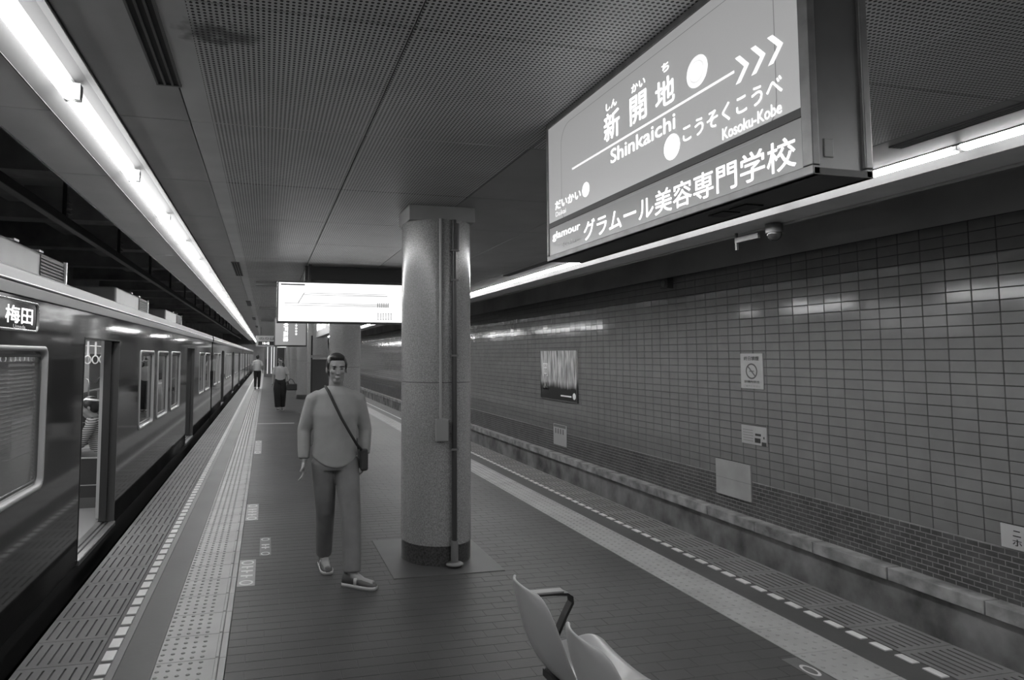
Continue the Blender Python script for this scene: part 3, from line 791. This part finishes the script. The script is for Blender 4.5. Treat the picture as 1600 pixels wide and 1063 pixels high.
# ---- things on the right wall
def wall_plate(name, label, cat, y0, y1, z0, z1, mat, th=.012):
    t = thing(name, label, cat, (W-.004, y1, z0)); MB().box((-th, y0-y1, 0), (0, 0, z1-z0)).build('plate', mat, t)
    return t
# local frame: reading direction is -Y
def wt(t, s, m, yo, z, wd, h, bold=.01): return text(s, 'lettering', m, t, (-.0135, -yo, z), UX, UY, width=wd, height=h, bold=bold)
plate_m = M('enamel_plate', .30, .35, noise=.08, nscale=5)
ns = wall_plate('no_smoking_sign', 'white no-smoking notice with crossed circle on the tiled wall', 'sign', 7.10, 7.50, 1.292, 1.757, plate_m)
wt(ns, '終日禁煙', M('print_dark', .05, .5), .20, .40, .27, .055, .02)
MB().ringflat((-.0135, -.20, .23), .085, .105, UX, UY).build('ring', M('print_dark'), ns)
a = Vector((-.0138, -.20, .23)); d_ = Vector((0, -.7071, -.7071)); q_ = Vector((0, -.7071, .7071))
MB().add([a+d_*.09+q_*.009, a-d_*.09+q_*.009, a-d_*.09-q_*.009, a+d_*.09-q_*.009], [(0, 1, 2, 3)]).build('slash', M('print_dark'), ns)
MB().box((-.0137, -.245, .222), (-.0132, -.16, .238)).build('cigarette', M('print_mid', .12, .5), ns)
wt(ns, '駅構内禁煙', M('print_dark'), .20, .09, .27, .035, .01); wt(ns, 'ご協力ください', M('print_mid'), .20, .035, .30, .025)
sn = wall_plate('notice_plate', 'small white notice with black pictures on the tiled wall under the no-smoking notice', 'sign', 7.07, 7.52, .558, .835, plate_m)
MB().box((-.0135, -.45, .245), (-.0122, 0, .277)).build('header', M('print_dark'), sn)
for y0, y1, z0, z1 in ((.24, .34, .03, .09), (.36, .44, .0, .05), (.25, .35, .12, .15), (.39, .41, .09, .12)): MB().box((-.0135, -y1, z0), (-.0122, -y0, z1)).build('picture', black_print, sn)
for k in range(5): MB().box((-.0135, -.21, .04+k*.035), (-.0122, -.03, .047+k*.035)).build('text_line', M('print_mid'), sn)
bd = wall_plate('wall_board', 'blank grey board fixed across the brick band of the wall', 'board', 7.37, 8.045, -.212, .270, M('board_grey', .27, .5, noise=.15, nscale=3), .02)
MB().box((-.022, -.675, .235), (-.02, 0, .24)).build('crease', M('crease', .14, .6), bd)
nc = wall_plate('timetable_plate', 'small pale notice with a row of dark letters, under the scenic poster', 'sign', 12.74, 13.37, -.235, .215, M('pale_plate', .34, .4), .015)
wt(nc, '非常停止', black_print, .315, .415, .60, .05, .03)
MB().box((-.0165, -.61, .385), (-.0152, -.02, .445)).build('header', M('header_mid', .10, .5), nc)
for k in range(4): MB().box((-.0165, -.15-k*.12, .25), (-.0152, -.09-k*.12, .36)).build('print_block', M('print_mid'), nc)
eg = wall_plate('name_plate', 'white plate with vertical lettering at the right edge of the view', 'sign', 3.6, 4.40, .072, .272, M('white_plate', .36, .4), .012)
wt(eg, 'ニ', black_print, .125, .135, .06, .05, .02); wt(eg, 'ホ', black_print, .125, .06, .07, .055, .02)
# scenic poster, an abstract picture of pale streaks over a dark shore
pmx = M('poster_print', .2, .3); nt = pmx.node_tree; b_ = nt.nodes['Principled BSDF']
tcn = nt.nodes.new('ShaderNodeTexCoord'); mp = nt.nodes.new('ShaderNodeMapping'); mp.inputs['Scale'].default_value = (1, 7, 1.1)
nz = nt.nodes.new('ShaderNodeTexNoise'); nz.inputs['Scale'].default_value = 2.0; nz.inputs['Detail'].default_value = 6
nt.links.new(tcn.outputs['Object'], mp.inputs[0]); nt.links.new(mp.outputs[0], nz.inputs['Vector'])
sx = nt.nodes.new('ShaderNodeSeparateXYZ'); nt.links.new(tcn.outputs['Object'], sx.inputs[0])
mr = nt.nodes.new('ShaderNodeMapRange'); mr.inputs[1].default_value = .28; mr.inputs[2].default_value = .42
nt.links.new(mathn(nt, 'ADD', sx.outputs[2], mathn(nt, 'MULTIPLY', mathn(nt, 'SUBTRACT', nz.outputs['Fac'], .5), .25)), mr.inputs[0])
r2 = nt.nodes.new('ShaderNodeMapRange'); r2.inputs[1].default_value = .3; r2.inputs[2].default_value = .7; r2.inputs[3].default_value = .05; r2.inputs[4].default_value = .62
nt.links.new(nz.outputs['Fac'], r2.inputs[0])
mxs = nt.nodes.new('ShaderNodeMix'); mxs.data_type = 'RGBA'; nt.links.new(mr.outputs[0], mxs.inputs['Factor']); mxs.inputs[6].default_value = (.012, .012, .012, 1)
nt.links.new(r2.outputs[0], mxs.inputs[7]); nt.links.new(mxs.outputs[2], b_.inputs['Base Color'])
po = wall_plate('poster', 'dark scenic poster with pale streaks and white characters on the tiled wall', 'poster', 12.2, 14.02, .74, 1.845, pmx, .02)
MB().box((-.025, -1.82, 0), (-.018, 0, .015)).box((-.025, -1.82, 1.09), (-.018, 0, 1.105)).box((-.025, -.015, 0), (-.018, 0, 1.1)).box((-.025, -1.82, 0), (-.018, -1.805, 1.1)).build('frame', M('poster_frame', .10, .4), po)
text('山', 'lettering', white_print, po, (-.0215, -.32, .30), UX, UY, width=.30, height=.20, bold=.02)
text('岡', 'lettering', white_print, po, (-.0215, -.27, .66), UX, UY, width=.24, height=.30)
MB().ringflat((-.0215, -1.68, .13), 0, .07, UX, UY).build('logo_disc', white_print, po)
MB().box((-.0215, -1.55, .10), (-.0205, -1.05, .13)).build('caption', white_print, po)
# dome camera under the pelmet and a bracket with a lamp on the far wall
dc = thing('dome_camera', 'dark dome camera with a bracket under the light trough', 'camera', (4.60, 5.0, 2.80))
MB().ball((0, 0, .06), (.065, .065, .065)).build('dome', M('dome_dark', .03, .1), dc)
MB().cyl((0, 0, .07), (0, 0, .15), .075, n=20).build('housing', M('dome_ring', .08, .4), dc)
MB().box((-.05, .15, .05), (-.02, .46, .10)).box((-.045, .44, -.02), (-.025, .46, .15)).build('bracket', M('bracket_dark', .06, .5), dc)
wl = thing('wall_speaker', 'small dark speaker box on the wall above the tiles', 'speaker', (W-.11, 8.95, 2.80))
bevel(MB().box((0, 0, 0), (.11, .2, .16)).build('box', M('speaker_dark', .06, .5), wl), .006)
MB().cyl((-.012, .1, .08), (.0, .1, .08), .055, n=18).build('cone', M('speaker_cone', .12, .5), wl)

# ---- floor stickers marking the boarding places
def sticker(label, x0, x1, y0, y1, rings, plate):
    t = thing('floor_marking', label, 'floor marking', (x0, y0, .0012)); wd = x1-x0; L = y1-y0
    MB().box((0, 0, -.0008), (wd, L, .0004)).build('plate', plate, t)
    for q in rings: 
        mb = MB(); n = 24; c = (wd/2, L*q)
        o = [(c[0]+wd*.40*math.cos(2*PI*k/n), c[1]+L*.085*math.sin(2*PI*k/n), .0007) for k in range(n)]; i_ = [(c[0]+wd*.29*math.cos(2*PI*k/n), c[1]+L*.06*math.sin(2*PI*k/n), .0007) for k in range(n)]
        mb.add(o+i_, [(k, (k+1) % n, n+(k+1) % n, n+k) for k in range(n)]).build('ring', M('marking_white', .42, .5), t)
    return t
pl1 = M('marking_plate', .17, .45, noise=.15, nscale=12); pl2 = M('marking_plate_dark', .075, .4, noise=.15, nscale=12)
def bars(t, wd, L, qs):
    for q in qs: MB().box((wd*.15, L*q, .0004), (wd*.85, L*q+.035, .0008)).build('bar', M('marking_white', .42, .5), t)
    for q in qs: MB().box((wd*.45, L*q-.03, .0004), (wd*.55, L*q, .0008)).build('bar', M('marking_white', .42, .5), t)
t = sticker('pale floor marking with two rings beside the tactile strip, nearest the camera', -.183, -.053, 5.05, 5.68, (.12, .88), pl1); bars(t, .13, .63, (.34, .52, .68))
t = sticker('floor marking with two rings left of the walking person, second from the camera', -.026, .072, 5.77, 6.32, (.1, .9), pl2); bars(t, .1, .55, (.4, .55))
t = sticker('pale floor marking beside the tactile strip, third from the camera', -.183, -.053, 7.0, 7.75, (.12, .88), pl1); bars(t, .13, .7, (.34, .52, .68))
t = sticker('pale floor marking beside the tactile strip, farthest of the four', -.183, -.053, 11.6, 13.4, (.12, .88), pl1); bars(t, .13, 1.8, (.3, .4, .52, .68))
t = sticker('grey floor marking with a white ring at the lower right edge', 2.882, 2.984, 2.70, 3.19, (), pl2)
MB().ringflat((.054, .345, .0009), .026, .037, (1, 0, 0), (0, 1.75, 0)).build('ring', M('marking_white', .42, .5), t)
tag(MB().box((-.18, 16.55, .0005), (.72, 16.72, .0025)).build('floor_band', M('band_pale', .24, .5)), 'pale stripe painted across the platform behind the walking person', 'floor marking')

# ================================================================== BENCH SEATS
shell_m = M('seat_plastic', .30, .32, spec=.5)
def seat_shell():
    prof = [(.385, .402), (.398, .424), (.382, .440), (.335, .438), (.27, .425), (.19, .412), (.12, .412), (.055, .432), (.012, .475), (-.018, .54), (-.040, .61), (-.060, .68), (-.078, .745), (-.088, .785), (-.094, .80)]
    N = len(prof); Mv = 17; vs = []; fs = []
    for i, (x, z) in enumerate(prof):
        t = i/(N-1)
        hw = .215
        if t < .15: hw = .185+.03*(t/.15)
        if i >= N-4: hw = [.205, .185, .150, .10][i-(N-4)]
        if i <= 1: hw = [.16, .185][i]
        for j in range(Mv):
            s = -1+2*j/(Mv-1); e = abs(s)**2.4
            if i < 8: dx, dz = 0, .035*e*(1 if i > 2 else .4)     # seat sides curl up
            else: dx, dz = .055*e*(1-.35*(i-8)/(N-9)), 0           # back wraps forward
            vs.append((x+dx, s*hw, z+dz))
    for i in range(N-1):
        for j in range(Mv-1): a = i*Mv+j; fs.append((a, a+1, a+Mv+1, a+Mv))
    mb = MB(); mb.add(vs, fs, 0, True); return mb
def seat(label, y):
    t = thing('platform_seat', label, 'seat', (1.10, y, 0))
    s = seat_shell().build('shell', shell_m, t)
    so = s.modifiers.new('solid', 'SOLIDIFY'); so.thickness = .011; so.offset = 1
    sb = s.modifiers.new('sub', 'SUBSURF'); sb.levels = 2; sb.render_levels = 2
    realize(s)
    for p in s.data.polygons: p.use_smooth = True
    MB().box((.06, -.10, .375), (.36, .10, .405)).build('mount', black, t)
    return t
s1 = seat('grey plastic bench seat beside the black armrest, farther of the two', 2.50)
s2_ = seat('grey plastic bench seat at the bottom edge, nearer of the two', 2.005)
bf = thing('bench_frame', 'black tubular bench frame with armrest under the plastic seats', 'bench', (1.10, 2.0, 0))
MB().box((.17, -.75, .335), (.23, .82, .378)).build('beam', black, bf)
for y in (.28, -.55):
    MB().tube([(-.16, y, .0), (-.155, y, .10), (-.12, y, .24), (-.05, y, .325), (.05, y, .355), (.20, y, .356), (.33, y, .33), (.40, y, .22), (.43, y, .10), (.44, y, 0)], .019, 12).build('leg', black, bf)
def flatbar(pts, half, th):
    mb = MB(); rings = []
    P = [Vector(p) for p in pts]
    for i, p in enumerate(P):
        d = (P[min(i+1, len(P)-1)]-P[max(i-1, 0)]).normalized(); nrm = Vector((-d.z, 0, d.x))
        rings.append([p+Vector((0, -half, 0))+nrm*th, p+Vector((0, half, 0))+nrm*th, p+Vector((0, half, 0))-nrm*th, p+Vector((0, -half, 0))-nrm*th])
    return mb.loft(rings, 0, False)
ay = .80
flatbar([(.20, ay, .35), (.215, ay, .44), (.26, ay, .53), (.292, ay, .585), (.290, ay, .612), (.27, ay, .626), (.20, ay, .632), (.12, ay, .634), (.07, ay, .636)], .022, .006).build('armrest', black, bf)
bevel(MB().box((.07, ay-.024, .634), (.25, ay+.024, .645)).build('arm_pad', M('arm_pad', .16, .4), bf), .004)

# ================================================================== PEOPLE
skin = M('skin', .24, .55)
hair_m = M('hair', .018, .5)
def ell(c, rx, ry, n=18, zrot=0):
    return [Vector((c[0]+rx*math.cos(2*PI*k/n), c[1]+ry*math.sin(2*PI*k/n), c[2])) for k in range(n)]
def hand(mb, wrist, d, side_v, curl=.35):
    """palm, four unequal bent fingers and a thumb leaving the side of the palm"""
    d = Vector(d).normalized(); s = Vector(side_v); s = (s-d*s.dot(d)).normalized(); nrm = d.cross(s).normalized()
    w_ = Vector(wrist)
    mb.tube([w_-d*.02, w_+d*.02, w_+d*.055, w_+d*.092], [.026, .034, .042, .036], 12, flat=(nrm, .5))
    for k, (off, L) in enumerate(((.030, .070), (.010, .078), (-.010, .073), (-.029, .058))):
        b = w_+d*.085+s*off; p = [b]
        for q in range(3):
            a = curl*(q+1)*.9; p.append(p[-1]+(d*math.cos(a)+nrm*math.sin(a))*L*(.42, .33, .25)[q])
        mb.tube(p, [.0095, .009, .0082, .007], 8)
    b = w_+d*.03+s*.030; dd = (d*.75+s*.6+nrm*.25).normalized()
    mb.tube([b, b+dd*.032, b+(dd*.055+nrm*.008), b+dd*.062+d*.012+nrm*.014], [.014, .0115, .010, .008], 8)
def head(mb, c, R, k=1.0):
    c = Vector(c)
    def P(x, y, z): return c+R @ Vector((x*k, y*k, z*k))
    def E(x, y, z, r): mb.ball(P(x, y, z), tuple(q*k for q in r), rot=R)
    E(0, .012, .035, (.074, .092, .085)); E(0, -.018, -.025, (.060, .070, .085)); E(0, -.045, -.085, (.036, .038, .030))
    for s in (-1, 1):
        E(s*.077, .012, -.005, (.010, .018, .030)); E(s*.036, -.062, -.022, (.022, .020, .018)); E(s*.030, -.080, .024, (.022, .010, .007))
    E(0, -.090, -.020, (.011, .018, .024)); E(0, -.098, -.036, (.016, .013, .010))
    E(0, -.081, -.062, (.024, .012, .006)); E(0, -.080, -.072, (.020, .012, .006))
def face_bits(t, c, R, k=1.0):
    c = Vector(c)
    for s in (-1, 1):
        MB().ball(c+R @ Vector((s*.030*k, -.079*k, .004*k)), (.012*k, .008*k, .0065*k), rot=R).build('eye', M('eye_dark', .05, .3), t)
        MB().ball(c+R @ Vector((s*.031*k, -.089*k, .024*k)), (.018*k, .006*k, .0035*k), rot=R).build('eyebrow', hair_m, t)
    MB().ball(c+R @ Vector((0, -.0905*k, -.067*k)), (.019*k, .004*k, .003*k), rot=R).build('lips', M('lips', .13, .5), t)
def hair_cap(mb, c, R, k=1.0, long=0):
    c = Vector(c)
    def E(x, y, z, r): mb.ball(c+R @ Vector((x*k, y*k, z*k)), tuple(q*k for q in r), rot=R)
    E(0, .026, .052, (.083, .092, .080)); E(0, .050, .000, (.074, .066, .085)); E(0, -.045, .092, (.060, .040, .030))
    for s in (-1, 1): E(s*.066, .012, .038, (.018, .05, .045))
    if long:
        mb.tube([c+R @ Vector((.03*k, .07*k, .0)), c+R @ Vector((.085*k, .05*k, -.09*k)), c+R @ Vector((.11*k, .01*k, -.20*k)), c+R @ Vector((.10*k, -.03*k, -.29*k))], [.07*k, .06*k, .055*k, .03*k], 12)

def person(label, loc, rz, J, mats, vox, opts):
    """J: joints in the person's own frame, front is -Y; upper body joints may be leaned"""
    t = thing('person', label, 'person', loc, rz)
    V = {k: Vector(v) for k, v in J.items()}
    HR = opts.get('head_rot', Matrix.Identity(3)); k = opts.get('k', 1.0)
    b = MB()
    pe, ch, ne, he = V['pelvis'], V['chest'], V['neck'], V['head']
    def ring(c, rx, ry): return ell(c, rx, ry)
    mid = (pe+ch)/2
    b.loft([ring(pe-Vector((0, 0, .06)), .12, .09), ring(pe, .155, .105), ring(pe*.6+ch*.4, .135, .095), ring(mid*.4+ch*.6, .15, .105), ring(ch, .165, .11), ring(ch*.45+ne*.55, .15, .085), ring(ne-Vector((0, 0, .02)), .075, .06)])
    b.tube([ne-Vector((0, 0, .05)), ne, he-Vector((0, 0, .06))], [.062, .056, .055], 14)
    head(b, he, HR, k)
    for s in 'LR':
        b.tube([V['sh'+s]*.75+ne*.25, V['sh'+s], V['el'+s]*.5+V['sh'+s]*.5, V['el'+s], V['el'+s]*.5+V['wr'+s]*.5, V['wr'+s]], [.05, .052, .044, .037, .036, .025], 12)
        d = (V['wr'+s]-V['el'+s]); sv = Vector((0, -1, .1)) if 'sv' not in opts else opts['sv']
        hand(b, V['wr'+s], d, sv, opts.get('curl', .35))
        b.tube([pe*.5+V['hip'+s]*.5, V['hip'+s], V['hip'+s]*.5+V['kn'+s]*.5, V['kn'+s], V['kn'+s]*.65+V['an'+s]*.35, V['an'+s]], [.08, .088, .07, .054, .054, .036], 14)
        b.tube([V['an'+s], (V['an'+s]+V['toe'+s])/2-Vector((0, 0, .02)), V['toe'+s]], [.036, .035, .026], 10)
    bo = b.build('body', skin, t); remesh(bo, vox, 3)
    if opts.get('face'): face_bits(t, he, HR, k)
    h = MB(); hair_cap(h, he, HR, k, opts.get('long', 0)); remesh(h.build('hair', hair_m, t), max(vox, .006), 3)
    # shirt
    s_ = MB(); hem = opts.get('hem', .1); fl = opts.get('flare', 1.0)
    low = pe-Vector((0, 0, hem))
    rs = [(low, .185*fl, .135*fl), (pe, .182*fl, .135*fl), (pe*.6+ch*.4, .172*fl, .128*fl), (mid*.4+ch*.6, .176, .128), (ch, .186, .130), (ch*.5+ne*.5, .176, .105), (ch*.28+ne*.72, .186, .096), (ne-Vector((0, 0, .028)), .132, .082), (ne+Vector((0, 0, .005)), .068, .064)]
    s_.loft([ring(c, a*opts.get('sw', 1), d*opts.get('sw', 1)) for c, a, d in rs])
    for q in 'LR':
        e, w2, sh = V['el'+q], V['wr'+q], V['sh'+q]
        if opts.get('short'): s_.tube([sh*.7+ne*.3, sh, sh*.5+e*.5, sh*.2+e*.8], [.052, .060, .064, .066], 14)
        else: s_.tube([sh*.7+ne*.3, sh, sh*.5+e*.5, e, e*.5+w2*.5, e*.08+w2*.92], [.052, .060, .060, .056, .052, .045], 14)
    so = s_.build('shirt', mats[0], t); remesh(so, max(vox, .008), 12)
    if opts.get('curve'):
        for v in so.data.vertices:
            if abs(v.co.x-pe.x) < .19:
                k2 = max(0, min(1, (pe.z+.12-v.co.z)/.16)); v.co.z += k2*(opts['curve']*((v.co.x-pe.x)/.18)**2-.025)
    # trousers
    p_ = MB(); lw = opts.get('leg', 1.0)
    p_.loft([ring(pe-Vector((0, 0, .10)), .155, .115), ring(pe-Vector((0, 0, .03)), .172, .122), ring(pe+Vector((0, 0, .06)), .160, .112)])
    for q in 'LR':
        h_, kn, an = V['hip'+q], V['kn'+q], V['an'+q]
        p_.tube([pe*.4+h_*.6, h_, h_*.5+kn*.5, kn, kn*.5+an*.5, kn*.04+an*.96], [.09, .102, .090*lw, .076*lw, .072*lw, .066*lw], 16)
    remesh(p_.build('trousers', mats[1], t), max(vox, .008), 4)
    for q in 'LR':
        an, to = V['an'+q], V['toe'+q]; d = (to-an); d.z = 0; L = d.length; d = d.normalized() if L > 1e-4 else Vector((0, -1, 0))
        sd = Vector((-d.y, d.x, 0)); z0 = opts.get('sole'+q, 0.0); pitch = opts.get('pitch'+q, 0.0)
        def Q(u, v, z): return Vector((an.x, an.y, 0))+d*u+sd*v+Vector((0, 0, z0+z+pitch*(u)))
        sh = MB()
        st = [(-.075, .028, .085), (-.06, .036, .10), (-.01, .037, .105), (.05, .040, .085), (.10, .046, .066), (.15, .046, .055), (.185, .036, .045), (.20, .018, .035)]
        sh.loft([[Q(u, wd*math.cos(a), .022+(hh-.022)*max(0, math.sin(a))**.7 if math.sin(a) > 0 else .022) for a in [2*PI*i/14 for i in range(14)]] for u, wd, hh in st])
        so = sh.build('shoe', mats[2], t)
        sl = MB(); sl.loft([[Q(u, (wd+.005)*c, z) for c, z in ((-1, .0), (1, .0), (1, .026), (-1, .026))] for u, wd, hh in st])
        sl.build('sole', M('shoe_sole', .34, .5), so)
        if opts.get('band'):
            bd = MB(); bd.loft([[Q(u, (wd+.004)*math.cos(a), .022+(hh-.018)*max(0, math.sin(a))**.7 if math.sin(a) > 0 else .022) for a in [2*PI*i/14 for i in range(14)]] for u, wd, hh in ((.03, .0392, .094), (.055, .0405, .085))], caps=False)
            bd.build('band', M('shoe_band', .45, .5), so)
    return t
# person walking towards the camera
PX0, PY0 = .57, 5.10
def loc_(x, y, z): return (x-PX0, y-PY0, z)
J = dict(pelvis=(-.03, .02, .93), chest=(-.03, 0, 1.26), neck=(-.03, .0, 1.475), head=(-.025, -.02, 1.61),
         shL=(-.208, .0, 1.375), elL=(-.268, .05, 1.13), wrL=(-.272, -.01, .90), shR=(.148, .0, 1.375), elR=(.215, .06, 1.13), wrR=(.205, .03, .92),
         hipL=(-.115, .03, .88), knL=loc_(.475, 5.17, .50), anL=loc_(.485, 5.36, .10), toeL=loc_(.50, 5.18, .04),
         hipR=(.06, .02, .88), knR=loc_(.655, 4.98, .48), anR=loc_(.655, 4.88, .085), toeR=loc_(.80, 4.78, .035))
shirt_m = M('pale_shirt', .26, .85, noise=.10, nscale=7, bump=.35, bscale=11)
tro_m = M('grey_trousers', .14, .9, noise=.15, nscale=6, bump=.25, bscale=9)
shoe_m = M('grey_sneaker', .06, .6)
p1 = person('person in a pale long-sleeved shirt walking towards the camera, wearing a shoulder bag', (PX0, PY0, 0), 0, J, (shirt_m, tro_m, shoe_m), .0055,
            dict(face=True, curve=.085, hem=.055, flare=1.0, sw=.98, band=True, leg=1.0, soleL=0.0))
bag = thing('shoulder_bag', 'dark bag on a thin black strap across the walking person', 'bag', (PX0+.175, PY0+.03, .90))
off = Vector((.175, .03, .90))
def bl(*p): return Vector(p)-off
MB().tube([bl(-.115, -.02, 1.478), bl(-.095, -.085, 1.44), bl(-.06, -.128, 1.36), bl(.0, -.138, 1.24), bl(.07, -.142, 1.12), bl(.125, -.128, 1.03), bl(.165, -.07, .985), bl(.185, -.02, .96)], .011, 8, flat=((0, 1, 0), .45)).build('strap', M('strap_black', .012, .6), bag)
MB().tube([bl(-.115, -.02, 1.478), bl(-.10, .07, 1.42), bl(-.02, .135, 1.25), bl(.08, .135, 1.08), bl(.17, .06, .97)], .010, 8).build('strap', M('strap_black'), bag)
bevel(MB().box((-.012, -.10, -.085), (.050, .13, .075)).build('pouch', M('bag_cloth', .03, .7), bag), .02, 3)
MB().box((-.006, -.098, .066), (.044, .128, .080)).build('flap', M('bag_flap', .04, .6), bag)
# woman further back
Jw = dict(pelvis=(0, .0, .92), chest=(0, 0, 1.20), neck=(0, 0, 1.38), head=(0, -.015, 1.505),
          shL=(-.155, 0, 1.31), elL=(-.215, .03, 1.07), wrL=(-.225, -.03, .87), shR=(.155, 0, 1.31), elR=(.225, .0, 1.08), wrR=(.27, -.06, .92),
          hipL=(-.085, .0, .85), knL=(-.085, -.05, .48), anL=(-.06, -.02, .09), toeL=(-.055, -.17, .04), hipR=(.085, 0, .85), knR=(.085, -.02, .48), anR=(.08, .12, .10), toeR=(.08, -.03, .04))
person('woman with long dark hair, pale top and wide black trousers, walking', (.44, 20.6, 0), 0, Jw, (M('white_blouse', .36, .8), M('black_trousers', .012, .9), M('dark_shoe', .03, .5)), .008,
       dict(face=True, hem=-.02, short=True, long=1, k=.95, leg=1.35, sw=.88))
hb2 = thing('handbag', 'dark handbag held out beside the woman in black trousers', 'bag', (.80, 20.5, .62))
bevel(MB().box((-.16, -.05, 0), (.16, .05, .20)).build('pouch', M('bag_cloth', .03, .7), hb2), .03, 3)
MB().tube([(-.10, 0, .19), (-.09, 0, .30), (-.07, 0, .36), (.02, 0, .33), (.10, 0, .19)], .010, 8).build('handle', M('strap_black'), hb2)
# man walking away
Jm = dict(pelvis=(0, 0, .95), chest=(0, 0, 1.28), neck=(0, 0, 1.47), head=(0, -.02, 1.60),
          shL=(-.19, 0, 1.37), elL=(-.26, .04, 1.13), wrL=(-.26, -.04, .90), shR=(.19, 0, 1.37), elR=(.26, .02, 1.13), wrR=(.27, -.06, .90),
          hipL=(-.09, 0, .88), knL=(-.09, -.05, .48), anL=(-.08, -.02, .085), toeL=(-.08, -.17, .035), hipR=(.09, 0, .88), knR=(.09, 0, .48), anR=(.09, .15, .10), toeR=(.09, 0, .04))
person('man in a white shirt and dark trousers walking away far along the platform edge', (-.42, 33.5, 0), PI, Jm, (M('white_shirt', .42, .8), M('black_trousers'), M('dark_shoe')), .010, dict(hem=.02, short=True))
# seated passenger seen through the open door
stripe = mat_stripes('striped_shirt', .34, .06, 42, 'Z', .40)
Jp = dict(pelvis=(0, .0, .54), chest=(0, -.08, .80), neck=(0, -.13, .98), head=(0, -.18, 1.09),
          shL=(-.19, -.10, .92), elL=(-.25, -.20, .70), wrL=(-.10, -.40, .62), shR=(.19, -.10, .92), elR=(.25, -.20, .70), wrR=(.10, -.40, .62),
          hipL=(-.10, -.05, .52), knL=(-.12, -.45, .50), anL=(-.12, -.45, .09), toeL=(-.12, -.60, .04), hipR=(.10, -.05, .52), knR=(.12, -.45, .50), anR=(.12, -.45, .09), toeR=(.12, -.60, .04))
person('passenger in a striped shirt sitting inside the train by the open door', (-1.84, 8.28, .004), -PI/2, Jp, (stripe, M('grey_trousers'), M('dark_shoe')), .008, dict(face=True, hem=.02, head_rot=Matrix.Rotation(.35, 3, 'X')))
